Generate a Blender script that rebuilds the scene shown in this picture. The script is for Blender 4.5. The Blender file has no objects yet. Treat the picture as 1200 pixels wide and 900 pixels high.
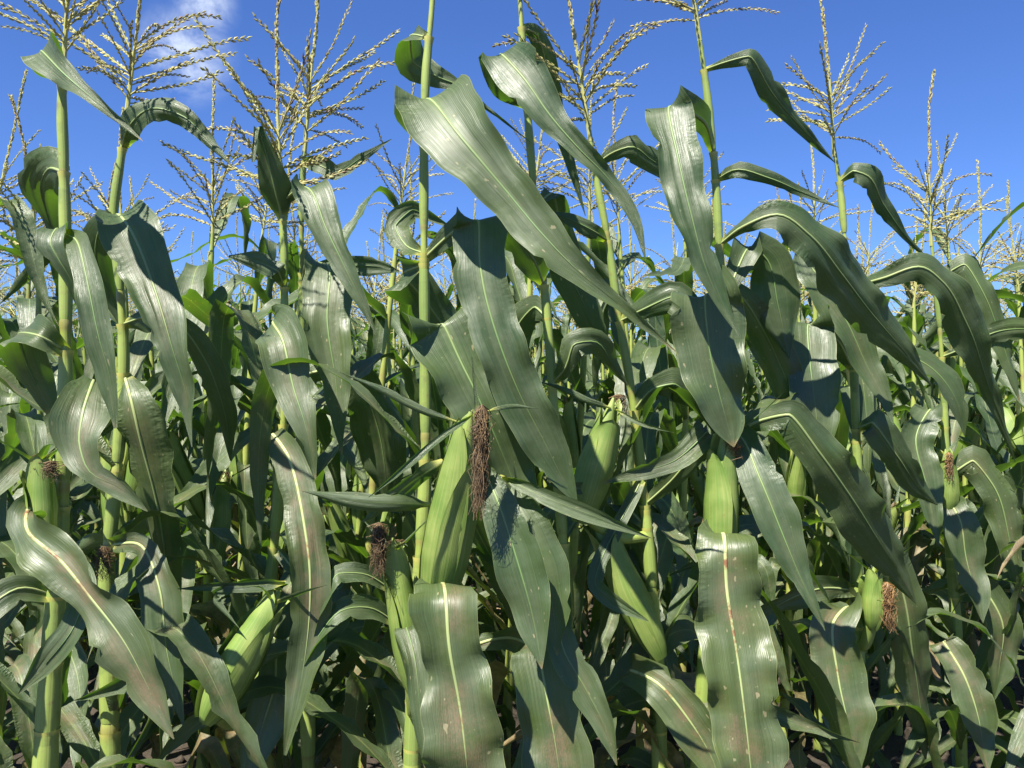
import bpy, math, random
import numpy as np
from mathutils import Vector, Matrix

# ------------------------------------------------------------------ camera, sky, sun, exposure
scene = bpy.context.scene
COL = scene.collection
CAM_H = 1.12
FPX = 971.0                                   # focal length in pixels of the 1200 x 900 photograph
cam_d = bpy.data.cameras.new('camera')
cam_d.sensor_width = 36.0
cam_d.lens = 36.0 * FPX / 1200.0
cam_d.clip_start = 0.05
cam_d.clip_end = 4000.0
cam = bpy.data.objects.new('camera', cam_d)
COL.objects.link(cam)
cam.location = (0, 0, CAM_H)
cam.rotation_euler = (math.radians(90), 0, 0)
scene.camera = cam

SUN_EL = math.radians(57)
SUN_AZ = math.radians(-34)                    # from straight behind the camera, towards its left
sun_dir = Vector((math.sin(SUN_AZ) * math.cos(SUN_EL), -math.cos(SUN_AZ) * math.cos(SUN_EL), math.sin(SUN_EL)))
sun_l = bpy.data.lights.new('sun', 'SUN')
sun_l.energy = 5.0
sun_l.angle = math.radians(0.53)
sun_l.color = (1.0, 0.945, 0.84)
sun = bpy.data.objects.new('sun', sun_l)
COL.objects.link(sun)
sun.location = sun_dir * 60
sun.rotation_euler = sun_dir.to_track_quat('Z', 'Y').to_euler()

world = bpy.data.worlds.new('World')
scene.world = world
world.use_nodes = True
wn, wl = world.node_tree.nodes, world.node_tree.links
wn.clear()
sky = wn.new('ShaderNodeTexSky')
sky.sky_type = 'NISHITA'
sky.sun_disc = False
sky.sun_elevation = SUN_EL
sky.sun_rotation = math.atan2(sun_dir.x, sun_dir.y)
sky.altitude = 300
sky.air_density = 1.0
sky.dust_density = 0.25
sky.ozone_density = 5.0
bg = wn.new('ShaderNodeBackground')
bg.inputs['Strength'].default_value = 0.075
# thin fair-weather cloud wisps, part of the sky itself
tc = wn.new('ShaderNodeTexCoord')
nz = wn.new('ShaderNodeTexNoise'); nz.inputs['Scale'].default_value = 16.0; nz.inputs['Detail'].default_value = 9; nz.inputs['Roughness'].default_value = 0.62; nz.inputs['Distortion'].default_value = 0.4
mp = wn.new('ShaderNodeMapping'); mp.inputs['Scale'].default_value = (1.0, 1.0, 1.5)
wl.new(tc.outputs['Generated'], mp.inputs['Vector']); wl.new(mp.outputs['Vector'], nz.inputs['Vector'])
def cloud_spot(px, py, r0, r1):
    v = Vector(((px - 600) / FPX, 1.0, (450 - py) / FPX)).normalized()
    d = wn.new('ShaderNodeVectorMath'); d.operation = 'DISTANCE'; d.inputs[1].default_value = v
    wl.new(tc.outputs['Generated'], d.inputs[0])
    m = wn.new('ShaderNodeMapRange'); m.inputs['From Min'].default_value = r1; m.inputs['From Max'].default_value = r0
    m.interpolation_type = 'SMOOTHSTEP'
    wl.new(d.outputs['Value'], m.inputs['Value'])
    return m.outputs['Result']
c1 = cloud_spot(216, 64, 0.0, 0.062); c2 = cloud_spot(240, 8, 0.0, 0.040)
mx = wn.new('ShaderNodeMath'); mx.operation = 'MAXIMUM'; wl.new(c1, mx.inputs[0]); wl.new(c2, mx.inputs[1])
nr = wn.new('ShaderNodeMapRange'); nr.inputs['From Min'].default_value = 0.34; nr.inputs['From Max'].default_value = 0.66; nr.interpolation_type = 'SMOOTHSTEP'
wl.new(nz.outputs['Fac'], nr.inputs['Value'])
mm = wn.new('ShaderNodeMath'); mm.operation = 'MULTIPLY'; wl.new(mx.outputs[0], mm.inputs[0]); wl.new(nr.outputs['Result'], mm.inputs[1])
mc = wn.new('ShaderNodeMix'); mc.data_type = 'RGBA'; mc.inputs['B'].default_value = (4.4, 5.0, 6.2, 1)
tint = wn.new('ShaderNodeMix'); tint.data_type = 'RGBA'; tint.blend_type = 'MULTIPLY'      # the camera's deep rendering of blue sky, alike all over
tint.inputs['Factor'].default_value = 1.0; tint.inputs['B'].default_value = (0.435, 0.575, 0.90, 1)
wl.new(sky.outputs['Color'], tint.inputs['A'])
wl.new(mm.outputs[0], mc.inputs['Factor']); wl.new(tint.outputs['Result'], mc.inputs['A'])
wl.new(mc.outputs['Result'], bg.inputs['Color'])
wo = wn.new('ShaderNodeOutputWorld'); wl.new(bg.outputs['Background'], wo.inputs['Surface'])

scene.view_settings.view_transform = 'Standard'
scene.view_settings.look = 'None'
scene.view_settings.gamma = 1.0
scene.view_settings.exposure = 1.36
scene.render.engine = 'CYCLES'
try:
    scene.cycles.max_bounces = 5; scene.cycles.diffuse_bounces = 3; scene.cycles.glossy_bounces = 2; scene.cycles.transmission_bounces = 3
    scene.cycles.transparent_max_bounces = 8
except Exception:
    pass

rnd = random.Random(7)
RNG = np.random.default_rng(11)

# ------------------------------------------------------------------ materials
def new_mat(name):
    m = bpy.data.materials.new(name); m.use_nodes = True
    nt = m.node_tree; nt.nodes.clear()
    return m, nt, nt.nodes, nt.links
class NB:
    """small helper to write node maths"""
    def __init__(s, nt): s.n, s.l = nt.nodes, nt.links
    def put(s, inp, v):
        if isinstance(v, (int, float)): inp.default_value = v
        elif isinstance(v, tuple): inp.default_value = v
        else: s.l.new(v, inp)
    def math(s, op, a, b=None, c=None, clamp=False):
        n = s.n.new('ShaderNodeMath'); n.operation = op; n.use_clamp = clamp
        s.put(n.inputs[0], a)
        if b is not None: s.put(n.inputs[1], b)
        if c is not None: s.put(n.inputs[2], c)
        return n.outputs[0]
    def mix(s, f, a, b, mode='MIX'):
        n = s.n.new('ShaderNodeMix'); n.data_type = 'RGBA'; n.blend_type = mode
        s.put(n.inputs['Factor'], f); s.put(n.inputs['A'], a); s.put(n.inputs['B'], b)
        return n.outputs['Result']
    def rng(s, v, a, b, c=0.0, d=1.0, smooth=True):
        n = s.n.new('ShaderNodeMapRange')
        if smooth: n.interpolation_type = 'SMOOTHSTEP'
        s.put(n.inputs['Value'], v); n.inputs['From Min'].default_value = a; n.inputs['From Max'].default_value = b
        n.inputs['To Min'].default_value = c; n.inputs['To Max'].default_value = d
        return n.outputs['Result']
    def noise(s, vec, scale, detail=3.0, rough=0.5, w=None):
        n = s.n.new('ShaderNodeTexNoise')
        n.inputs['Scale'].default_value = scale; n.inputs['Detail'].default_value = detail; n.inputs['Roughness'].default_value = rough
        if w is not None: n.noise_dimensions = '4D'; s.put(n.inputs['W'], w)
        s.l.new(vec, n.inputs['Vector'])
        return n.outputs['Fac']
    def comb(s, x, y, z=0.0):
        n = s.n.new('ShaderNodeCombineXYZ')
        for i, v in enumerate((x, y, z)): s.put(n.inputs[i], v)
        return n.outputs[0]

def leaf_material():
    m, nt, N, L = new_mat('corn_leaf'); b = NB(nt)
    uv = N.new('ShaderNodeUVMap'); uv.uv_map = 'UVMap'
    sp = N.new('ShaderNodeSeparateXYZ'); L.new(uv.outputs['UV'], sp.inputs[0])
    u, v = sp.outputs[0], sp.outputs[1]                # u 0..1 across, v = metres along the blade
    uv2 = N.new('ShaderNodeUVMap'); uv2.uv_map = 'Along'
    sp2 = N.new('ShaderNodeSeparateXYZ'); L.new(uv2.outputs['UV'], sp2.inputs[0])
    t = sp2.outputs[0]; wid = sp2.outputs[1]           # t 0..1 along the blade, blade width in metres
    oi = N.new('ShaderNodeObjectInfo'); rn = oi.outputs['Random']
    da = N.new('ShaderNodeAttribute'); da.attribute_type = 'OBJECT'; da.attribute_name = 'dirt'; dirt = da.outputs['Fac']
    um = b.math('ABSOLUTE', b.math('SUBTRACT', u, 0.5))            # 0 midrib .. 0.5 edge
    across = b.math('MULTIPLY', b.math('SUBTRACT', u, 0.5), 0.085)
    flat = b.comb(across, v, b.math('MULTIPLY', rn, 17.0))
    streak_vec = b.comb(b.math('MULTIPLY', u, 34.0), b.math('MULTIPLY', v, 5.0), b.math('MULTIPLY', rn, 31.0))
    streak = b.noise(streak_vec, 1.0, 4.0, 0.6)
    fine = b.noise(b.comb(b.math('MULTIPLY', u, 120.0), b.math('MULTIPLY', v, 3.0), rn), 1.0, 2.0)
    blot = b.noise(flat, 14.0, 4.0, 0.6)
    g1 = b.mix(rn, (0.022, 0.056, 0.018, 1), (0.082, 0.118, 0.038, 1))
    g1 = b.mix(b.math('MULTIPLY', dirt, 0.5, clamp=True), g1, (0.115, 0.140, 0.034, 1))
    g2 = b.mix(b.rng(blot, 0.3, 0.72), g1, (0.086, 0.116, 0.056, 1))
    g3 = b.mix(b.math('MULTIPLY', b.rng(streak, 0.35, 0.75), 0.30), g2, (0.115, 0.165, 0.062, 1))
    g3 = b.mix(b.math('MULTIPLY', b.rng(fine, 0.42, 0.70), 0.42), g3, (0.026, 0.066, 0.020, 1))
    # pale band beside the midrib
    rib_w = b.math('ADD', b.math('MULTIPLY', b.math('SUBTRACT', 1.0, t), 0.020), 0.008)
    rib = b.math('SUBTRACT', 1.0, b.math('DIVIDE', um, rib_w), clamp=True)
    halo = b.math('MULTIPLY', b.rng(um, 0.13, 0.0), b.rng(t, 0.75, 0.0, 0.0, 0.40))
    g4 = b.mix(halo, g3, (0.20, 0.28, 0.085, 1))
    g4 = b.mix(b.math('MULTIPLY', b.rng(rib, 0.0, 0.6), b.rng(t, 0.97, 0.5, 0.15, 0.7)), g4, (0.27, 0.34, 0.13, 1))
    # pollen dust and rust-coloured wear that gathers along the rib
    dn = b.noise(flat, 26.0, 6.0, 0.68)
    dn2 = b.noise(flat, 9.0, 3.0, 0.5)
    near = b.rng(um, 0.42, 0.02, 0.15, 1.0)
    dm = b.math('MULTIPLY', b.math('MULTIPLY', b.rng(dn, 0.34, 0.60), b.rng(dn2, 0.40, 0.56)), b.math('MULTIPLY', near, dirt), clamp=True)
    grit = b.rng(b.noise(b.comb(b.math('MULTIPLY', across, 3.0), v, b.math('MULTIPLY', rn, 5.0)), 260.0, 4.0, 0.7), 0.36, 0.62, 0.25, 1.0)
    dm = b.math('MULTIPLY', dm, b.math('MULTIPLY', grit, b.rng(fine, 0.3, 0.65, 0.45, 1.0)))
    dm = b.math('MULTIPLY', dm, 1.7, clamp=True)
    g5 = b.mix(dm, g4, (0.175, 0.125, 0.070, 1))
    spots = b.rng(b.noise(flat, 150.0, 2.0, 0.5), 0.70, 0.76)
    g5 = b.mix(b.math('MULTIPLY', spots, 0.45), g5, (0.26, 0.28, 0.13, 1))
    # yellow collar
    g6 = b.mix(b.rng(v, 0.022, 0.004), g5, (0.42, 0.42, 0.10, 1))
    # withered blades
    dr = N.new('ShaderNodeAttribute'); dr.attribute_type = 'OBJECT'; dr.attribute_name = 'dry'
    wn_ = b.noise(flat, 20.0, 4.0, 0.6)
    g6 = b.mix(b.math('MULTIPLY', dr.outputs['Fac'], b.rng(b.math('ADD', wn_, b.math('MULTIPLY', t, 0.25)), 0.38, 0.62, 0.35, 1.0), clamp=True), g6, b.mix(b.rng(dn, 0.35, 0.65), (0.30, 0.22, 0.10, 1), (0.16, 0.10, 0.05, 1)))
    # small insect scars
    scar = b.math('MULTIPLY', b.rng(b.noise(b.comb(b.math('MULTIPLY', across, 2.2), v, b.math('MULTIPLY', rn, 23.0)), 70.0, 1.0, 0.3), 0.74, 0.78), b.rng(rn, 0.3, 0.6))
    g6 = b.mix(b.math('MULTIPLY', scar, 0.8), g6, (0.34, 0.30, 0.17, 1))
    # thin dry edge
    edge = b.math('MULTIPLY', b.rng(um, 0.485, 0.498), 0.5)
    g6 = b.mix(edge, g6, (0.24, 0.27, 0.10, 1))
    tipb = b.math('MULTIPLY', b.rng(t, 0.955, 1.0), b.rng(rn, 0.35, 0.8))
    g6 = b.mix(tipb, g6, (0.26, 0.19, 0.09, 1))
    # relief: parallel veins, cross puckers near the base, broad undulation
    vein = b.math('SINE', b.math('MULTIPLY', u, 300.0))
    puck_v = b.comb(b.math('MULTIPLY', u, 7.0), b.math('MULTIPLY', v, 170.0), b.math('MULTIPLY', rn, 11.0))
    puck = b.noise(puck_v, 1.0, 1.0, 0.4)
    puckm = b.math('MULTIPLY', b.math('MULTIPLY', b.rng(um, 0.16, 0.40), b.rng(t, 0.62, 0.15)), b.rng(b.noise(flat, 8.0, 1.0), 0.48, 0.66))
    h = b.math('ADD', b.math('MULTIPLY', vein, 0.00007), b.math('MULTIPLY', streak, 0.0009))
    h = b.math('ADD', h, b.math('MULTIPLY', b.math('MULTIPLY', puck, puckm), 0.0042))
    h = b.math('ADD', h, b.math('MULTIPLY', b.noise(flat, 30.0, 2.0), 0.0020))
    bp = N.new('ShaderNodeBump'); bp.inputs['Strength'].default_value = 0.75; bp.inputs['Distance'].default_value = 1.0
    L.new(h, bp.inputs['Height'])
    pr = N.new('ShaderNodeBsdfPrincipled')
    L.new(g6, pr.inputs['Base Color']); L.new(bp.outputs['Normal'], pr.inputs['Normal'])
    L.new(b.math('ADD', b.math('ADD', b.rng(blot, 0.25, 0.75, 0.36, 0.53), b.math('MULTIPLY', b.math('SUBTRACT', streak, 0.5), 0.60)), b.math('MULTIPLY', dm, 0.22)), pr.inputs['Roughness'])
    pr.inputs['Specular IOR Level'].default_value = 0.70
    tr = N.new('ShaderNodeBsdfTranslucent')
    L.new(b.mix(0.5, b.mix(1.0, g6, (1.9, 2.6, 0.40, 1), 'MULTIPLY'), (0.08, 0.21, 0.010, 1)), tr.inputs['Color'])
    ms = N.new('ShaderNodeMixShader'); ms.inputs[0].default_value = 0.31
    L.new(pr.outputs[0], ms.inputs[1]); L.new(tr.outputs[0], ms.inputs[2])
    o = N.new('ShaderNodeOutputMaterial'); L.new(ms.outputs[0], o.inputs['Surface'])
    return m

def rib_material():
    m, nt, N, L = new_mat('leaf_midrib'); b = NB(nt)
    g = N.new('ShaderNodeTexCoord'); oi = N.new('ShaderNodeObjectInfo')
    uv = N.new('ShaderNodeUVMap'); uv.uv_map = 'UVMap'
    sp = N.new('ShaderNodeSeparateXYZ'); L.new(uv.outputs['UV'], sp.inputs[0])
    da = N.new('ShaderNodeAttribute'); da.attribute_type = 'OBJECT'; da.attribute_name = 'dirt'
    n1 = b.noise(g.outputs['Object'], 60.0, 5.0, 0.65)
    n2 = b.noise(g.outputs['Object'], 13.0, 2.0)
    c = b.mix(b.math('ADD', b.math('MULTIPLY', sp.outputs[1], 0.9), b.math('SUBTRACT', 0.58, b.math('MULTIPLY', da.outputs['Fac'], 0.58)), clamp=True), (0.46, 0.49, 0.21, 1), (0.12, 0.20, 0.065, 1))
    c = b.mix(b.math('MULTIPLY', b.math('MULTIPLY', b.rng(n1, 0.45, 0.62), b.rng(n2, 0.48, 0.6)), da.outputs['Fac'], clamp=True), c, (0.20, 0.095, 0.045, 1))
    pr = N.new('ShaderNodeBsdfPrincipled'); L.new(c, pr.inputs['Base Color']); pr.inputs['Roughness'].default_value = 0.5
    o = N.new('ShaderNodeOutputMaterial'); L.new(pr.outputs[0], o.inputs['Surface'])
    return m

def stalk_material(name, c_a, c_b, c_collar):
    m, nt, N, L = new_mat(name); b = NB(nt)
    g = N.new('ShaderNodeTexCoord')
    uv = N.new('ShaderNodeUVMap'); uv.uv_map = 'UVMap'
    sp = N.new('ShaderNodeSeparateXYZ'); L.new(uv.outputs['UV'], sp.inputs[0])   # x: round, y: 1 at a node / collar
    oi = N.new('ShaderNodeObjectInfo')
    n1 = b.noise(g.outputs['Object'], 9.0, 4.0, 0.6)
    n2 = b.noise(g.outputs['Object'], 70.0, 4.0, 0.65)
    st = b.noise(b.comb(b.math('MULTIPLY', sp.outputs[0], 46.0), 0.5, oi.outputs['Random']), 1.0, 3.0)
    c = b.mix(b.math('ADD', b.math('MULTIPLY', n1, 0.8), b.math('MULTIPLY', b.math('SUBTRACT', oi.outputs['Random'], 0.5), 0.5), clamp=True), c_a, c_b)
    c = b.mix(b.math('MULTIPLY', b.rng(st, 0.4, 0.7), 0.35), c, (0.30, 0.40, 0.13, 1))
    c = b.mix(b.math('MULTIPLY', b.rng(n2, 0.56, 0.74), 0.55), c, (0.20, 0.14, 0.07, 1))
    n3 = b.noise(g.outputs['Object'], 24.0, 5.0, 0.6)
    c = b.mix(b.math('MULTIPLY', b.rng(n3, 0.52, 0.70), 0.45), c, (0.10, 0.15, 0.05, 1))
    c = b.mix(b.math('MULTIPLY', sp.outputs[1], 0.85, clamp=True), c, c_collar)
    pr = N.new('ShaderNodeBsdfPrincipled'); L.new(c, pr.inputs['Base Color']); pr.inputs['Roughness'].default_value = 0.42
    pr.inputs['Specular IOR Level'].default_value = 0.5
    bp = N.new('ShaderNodeBump'); bp.inputs['Strength'].default_value = 0.5; bp.inputs['Distance'].default_value = 0.001
    L.new(b.math('ADD', st, b.math('MULTIPLY', n2, 0.4)), bp.inputs['Height']); L.new(bp.outputs['Normal'], pr.inputs['Normal'])
    o = N.new('ShaderNodeOutputMaterial'); L.new(pr.outputs[0], o.inputs['Surface'])
    return m

def husk_material():
    m, nt, N, L = new_mat('ear_husk'); b = NB(nt)
    uv = N.new('ShaderNodeUVMap'); uv.uv_map = 'UVMap'
    sp = N.new('ShaderNodeSeparateXYZ'); L.new(uv.outputs['UV'], sp.inputs[0])
    g = N.new('ShaderNodeTexCoord'); oi = N.new('ShaderNodeObjectInfo')
    st = b.noise(b.comb(b.math('MULTIPLY', sp.outputs[0], 60.0), b.math('MULTIPLY', sp.outputs[1], 3.0), oi.outputs['Random']), 1.0, 3.0)
    n1 = b.noise(g.outputs['Object'], 16.0, 4.0)
    c = b.mix(b.rng(n1, 0.3, 0.7), (0.13, 0.21, 0.038, 1), (0.29, 0.35, 0.095, 1))
    ln = b.math('POWER', b.math('ABSOLUTE', b.math('SINE', b.math('MULTIPLY', sp.outputs[0], 42.0))), 14.0)
    c = b.mix(b.math('MULTIPLY', ln, 0.22), c, (0.38, 0.44, 0.16, 1))
    c = b.mix(b.math('MULTIPLY', b.rng(st, 0.42, 0.65), 0.5), c, (0.12, 0.24, 0.04, 1))
    c = b.mix(b.math('MULTIPLY', b.rng(sp.outputs[1], 0.75, 1.0), 0.4), c, (0.36, 0.45, 0.13, 1))
    c = b.mix(b.math('MULTIPLY', b.rng(b.noise(g.outputs['Object'], 90.0, 4.0, 0.7), 0.63, 0.75), 0.5), c, (0.24, 0.17, 0.06, 1))
    pr = N.new('ShaderNodeBsdfPrincipled'); L.new(c, pr.inputs['Base Color']); pr.inputs['Roughness'].default_value = 0.45
    bp = N.new('ShaderNodeBump'); bp.inputs['Strength'].default_value = 0.45; bp.inputs['Distance'].default_value = 0.0009
    L.new(b.math('ADD', st, b.math('MULTIPLY', b.math('SINE', b.math('MULTIPLY', sp.outputs[0], 330.0)), 0.10)), bp.inputs['Height']); L.new(bp.outputs['Normal'], pr.inputs['Normal'])
    tr = N.new('ShaderNodeBsdfTranslucent'); L.new(c, tr.inputs['Color'])
    ms = N.new('ShaderNodeMixShader'); ms.inputs[0].default_value = 0.15
    L.new(pr.outputs[0], ms.inputs[1]); L.new(tr.outputs[0], ms.inputs[2])
    o = N.new('ShaderNodeOutputMaterial'); L.new(ms.outputs[0], o.inputs['Surface'])
    return m

def ramp_material(name, stops, rough=0.7, transl=0.0):
    """colour picked per piece from the piece's stored UV x"""
    m, nt, N, L = new_mat(name); b = NB(nt)
    uv = N.new('ShaderNodeUVMap'); uv.uv_map = 'UVMap'
    sp = N.new('ShaderNodeSeparateXYZ'); L.new(uv.outputs['UV'], sp.inputs[0])
    r = N.new('ShaderNodeValToRGB'); els = r.color_ramp.elements
    while len(els) < len(stops): els.new(0.5)
    for e, (p, c) in zip(els, stops): e.position = p; e.color = c
    L.new(sp.outputs[0], r.inputs[0])
    pr = N.new('ShaderNodeBsdfPrincipled'); L.new(r.outputs[0], pr.inputs['Base Color']); pr.inputs['Roughness'].default_value = rough
    out = pr.outputs[0]
    if transl:
        tr = N.new('ShaderNodeBsdfTranslucent'); L.new(r.outputs[0], tr.inputs['Color'])
        ms = N.new('ShaderNodeMixShader'); ms.inputs[0].default_value = transl
        L.new(out, ms.inputs[1]); L.new(tr.outputs[0], ms.inputs[2]); out = ms.outputs[0]
    o = N.new('ShaderNodeOutputMaterial'); L.new(out, o.inputs['Surface'])
    return m

def soil_material():
    m, nt, N, L = new_mat('soil'); b = NB(nt)
    g = N.new('ShaderNodeTexCoord')
    n1 = b.noise(g.outputs['Object'], 3.0, 6.0, 0.6); n2 = b.noise(g.outputs['Object'], 45.0, 6.0, 0.7)
    c = b.mix(b.rng(n1, 0.3, 0.7), (0.032, 0.024, 0.016, 1), (0.066, 0.049, 0.033, 1))
    c = b.mix(b.rng(n2, 0.5, 0.75), c, (0.10, 0.077, 0.054, 1))
    pr = N.new('ShaderNodeBsdfPrincipled'); L.new(c, pr.inputs['Base Color']); pr.inputs['Roughness'].default_value = 0.95
    bp = N.new('ShaderNodeBump'); bp.inputs['Distance'].default_value = 0.02; bp.inputs['Strength'].default_value = 0.9
    L.new(n2, bp.inputs['Height']); L.new(bp.outputs['Normal'], pr.inputs['Normal'])
    o = N.new('ShaderNodeOutputMaterial'); L.new(pr.outputs[0], o.inputs['Surface'])
    return m

M_LEAF = leaf_material()
M_RIB = rib_material()
M_STALK = stalk_material('corn_stalk', (0.19, 0.25, 0.045, 1), (0.38, 0.42, 0.09, 1), (0.22, 0.15, 0.06, 1))
M_SHEATH = stalk_material('leaf_sheath', (0.14, 0.21, 0.048, 1), (0.34, 0.40, 0.085, 1), (0.54, 0.50, 0.13, 1))
M_HUSK = husk_material()
M_TASSEL = ramp_material('tassel_straw', [(0.0, (0.42, 0.44, 0.14, 1)), (0.35, (0.56, 0.48, 0.19, 1)), (0.62, (0.36, 0.36, 0.13, 1)), (0.80, (0.30, 0.19, 0.10, 1)), (1.0, (0.16, 0.09, 0.075, 1))], 0.6, 0.25)
M_SILK = ramp_material('dry_silk', [(0.0, (0.045, 0.028, 0.013, 1)), (0.5, (0.10, 0.062, 0.026, 1)), (1.0, (0.24, 0.160, 0.070, 1))], 0.75)
M_SILK2 = ramp_material('amber_silk', [(0.0, (0.09, 0.045, 0.018, 1)), (0.5, (0.20, 0.105, 0.035, 1)), (1.0, (0.36, 0.22, 0.065, 1))], 0.6)
M_DRY = ramp_material('dry_leaf', [(0.0, (0.25, 0.17, 0.09, 1)), (0.5, (0.40, 0.30, 0.17, 1)), (1.0, (0.16, 0.10, 0.06, 1))], 0.85, 0.1)
M_SOIL = soil_material()

# ------------------------------------------------------------------ mesh helpers
def make_mesh(name, V, F, mat, uv=None, uv2=None, smooth=True):
    """V (n,3); F list/array of equal-length or mixed faces; uv per vertex"""
    me = bpy.data.meshes.new(name)
    V = np.asarray(V, dtype=np.float32)
    lens = np.array([len(f) for f in F], dtype=np.int32)
    idx = np.concatenate([np.asarray(f, dtype=np.int32) for f in F]) if not isinstance(F, np.ndarray) else F.reshape(-1).astype(np.int32)
    me.vertices.add(len(V)); me.vertices.foreach_set('co', V.reshape(-1))
    me.loops.add(len(idx)); me.loops.foreach_set('vertex_index', idx)
    me.polygons.add(len(lens))
    st = np.zeros(len(lens), dtype=np.int32); st[1:] = np.cumsum(lens)[:-1]
    me.polygons.foreach_set('loop_start', st); me.polygons.foreach_set('loop_total', lens)
    me.polygons.foreach_set('use_smooth', np.full(len(lens), smooth, dtype=bool))
    me.update(calc_edges=True)
    for nm, U in (('UVMap', uv), ('Along', uv2)):
        if U is not None:
            la = me.uv_layers.new(name=nm)
            la.data.foreach_set('uv', np.asarray(U, dtype=np.float32)[idx].reshape(-1))
    me.materials.append(mat)
    return me

def add(name, me, parent=None, loc=None, mat=None, dirt=None):
    o = bpy.data.objects.new(name, me)
    COL.objects.link(o)
    if parent is not None: o.parent = parent
    if loc is not None: o.location = loc
    if mat is not None: o.matrix_basis = mat
    if dirt is not None: o['dirt'] = float(dirt)
    return o

def grid_faces(n, m, closed=False):
    """quads of an n x m vertex grid (m around)"""
    i = np.arange(n - 1)[:, None]; j = np.arange(m if closed else m - 1)[None, :]
    j2 = (j + 1) % m
    return np.stack([i * m + j, i * m + j2, (i + 1) * m + j2, (i + 1) * m + j], axis=-1).reshape(-1, 4)

def unit(a):
    return a / np.maximum(np.linalg.norm(a, axis=-1, keepdims=True), 1e-9)

def hermite(X, t, tq):
    """non-uniform cubic through X at t"""
    n = len(t); m = np.zeros_like(X)
    d = (X[1:] - X[:-1]) / (t[1:] - t[:-1])[:, None]
    m[0] = d[0]; m[-1] = d[-1]
    h = t[1:] - t[:-1]
    for i in range(1, n - 1):
        m[i] = (d[i - 1] * h[i] + d[i] * h[i - 1]) / (h[i] + h[i - 1])
        if X.shape[1] == 3:
            ca = d[i - 1] @ d[i] / max(np.linalg.norm(d[i - 1]) * np.linalg.norm(d[i]), 1e-9)
            if ca < 0.5: m[i] *= 0.45 if ca > 0 else 0.30
    k = np.clip(np.searchsorted(t, tq, side='right') - 1, 0, n - 2)
    s = ((tq - t[k]) / h[k])[:, None]; hh = h[k][:, None]
    return ((2 * s**3 - 3 * s**2 + 1) * X[k] + (s**3 - 2 * s**2 + s) * hh * m[k]
            + (-2 * s**3 + 3 * s**2) * X[k + 1] + (s**3 - s**2) * hh * m[k + 1])

def tangents(P):
    T = np.empty_like(P)
    T[1:-1] = P[2:] - P[:-2]; T[0] = P[1] - P[0]; T[-1] = P[-1] - P[-2]
    return unit(T)

def ribbon(P, A, W, rng, gutter=0.25, ruffle=0.05, nw=9, flip=0.0, roll_edge=0.0):
    """leaf blade swept along P with across vectors A and widths W"""
    n = len(P)
    T = tangents(P)
    A = A - T * np.sum(A * T, axis=1, keepdims=True); A = unit(A)
    Nn = unit(np.cross(A, T))
    k = max(2, n // 2)
    sgn = 1.0 if np.sum(Nn[:k, 2]) >= 0 else -1.0
    if flip: sgn *= flip
    seg = np.linalg.norm(P[1:] - P[:-1], axis=1); s = np.concatenate([[0], np.cumsum(seg)]); Ls = max(s[-1], 1e-6); t = s / Ls
    u = np.linspace(-1, 1, nw)
    cup = gutter * (1.5 * np.exp(-(t / 0.10)**2) + 0.55 + 0.7 * np.clip((t - 0.65) / 0.35, 0, 1))
    half = 0.5 * W[:, None]
    ang = cup[:, None] * (np.abs(u)[None, :] ** 0.7)
    irr = np.ones((n, nw))
    for side in (-1, 1):
        msk = (u * side > 0)
        w = 0.06 * np.sin(s * rng.uniform(18, 34) + rng.uniform(0, 6.28)) + 0.035 * np.sin(s * rng.uniform(60, 110) + rng.uniform(0, 6.28))
        irr[:, msk] += w[:, None]
    if nw >= 11:                                   # nicks and short tears in the margin
        for q in range(int(rng.integers(1, 5))):
            i = int(rng.integers(n // 6, max(n // 6 + 1, n - 4))); c0, c1 = ((0, 1) if rng.uniform() < 0.5 else (nw - 1, nw - 2))
            k = rng.uniform(0.72, 0.92); irr[i, c0] *= k; irr[i, c1] *= 0.5 + 0.5 * k
    X = half * u[None, :] * np.cos(ang) * irr
    Z = half * (np.abs(u)[None, :]) ** 1.15 * np.sin(ang)
    env = np.clip(t / 0.08, 0, 1) * np.clip((1 - t) / 0.25, 0, 1)
    wave = np.zeros((n, nw))
    for side in (-1, 1):
        f1 = rng.uniform(5.5, 9.0); p1 = rng.uniform(0, 6.28); f2 = rng.uniform(11, 18); p2 = rng.uniform(0, 6.28)
        w = np.sin(2 * np.pi * f1 * s + p1) + 0.4 * np.sin(2 * np.pi * f2 * s + p2)
        msk = (u * side > 0)
        wave[:, msk] += (w * env)[:, None] * (np.abs(u[msk]) ** 2.0)[None, :]
    Z = Z + wave * ruffle * W.max()
    # slow lengthwise undulation of the whole blade
    und = (np.sin(2 * np.pi * rng.uniform(2, 4) * s + rng.uniform(0, 6.28)) * env * 0.05 * W.max())[:, None]
    Z = Z + und
    # lengthwise pleats
    ph = rng.uniform(0, 6.28); kf = rng.uniform(2.2, 4.2)
    Z = Z + 0.055 * half * np.sin(u[None, :] * kf * np.pi + ph + 2.0 * np.sin(s * 9 + ph)[:, None]) * (np.clip((t - 0.18) / 0.3, 0, 1) * np.abs(np.sin(s * rng.uniform(6, 11) + ph)))[:, None]
    V = P[:, None, :] + A[:, None, :] * X[..., None] + (Nn * sgn)[:, None, :] * Z[..., None]
    U = np.stack([np.broadcast_to((u * 0.5 + 0.5)[None, :], (n, nw)), np.broadcast_to(s[:, None], (n, nw))], -1)
    U2 = np.stack([np.broadcast_to(t[:, None], (n, nw)), np.broadcast_to(W[:, None], (n, nw))], -1)
    mid = V[:, nw // 2]
    return V.reshape(-1, 3), grid_faces(n, nw), U.reshape(-1, 2), U2.reshape(-1, 2), mid, A, Nn * sgn, t

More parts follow.
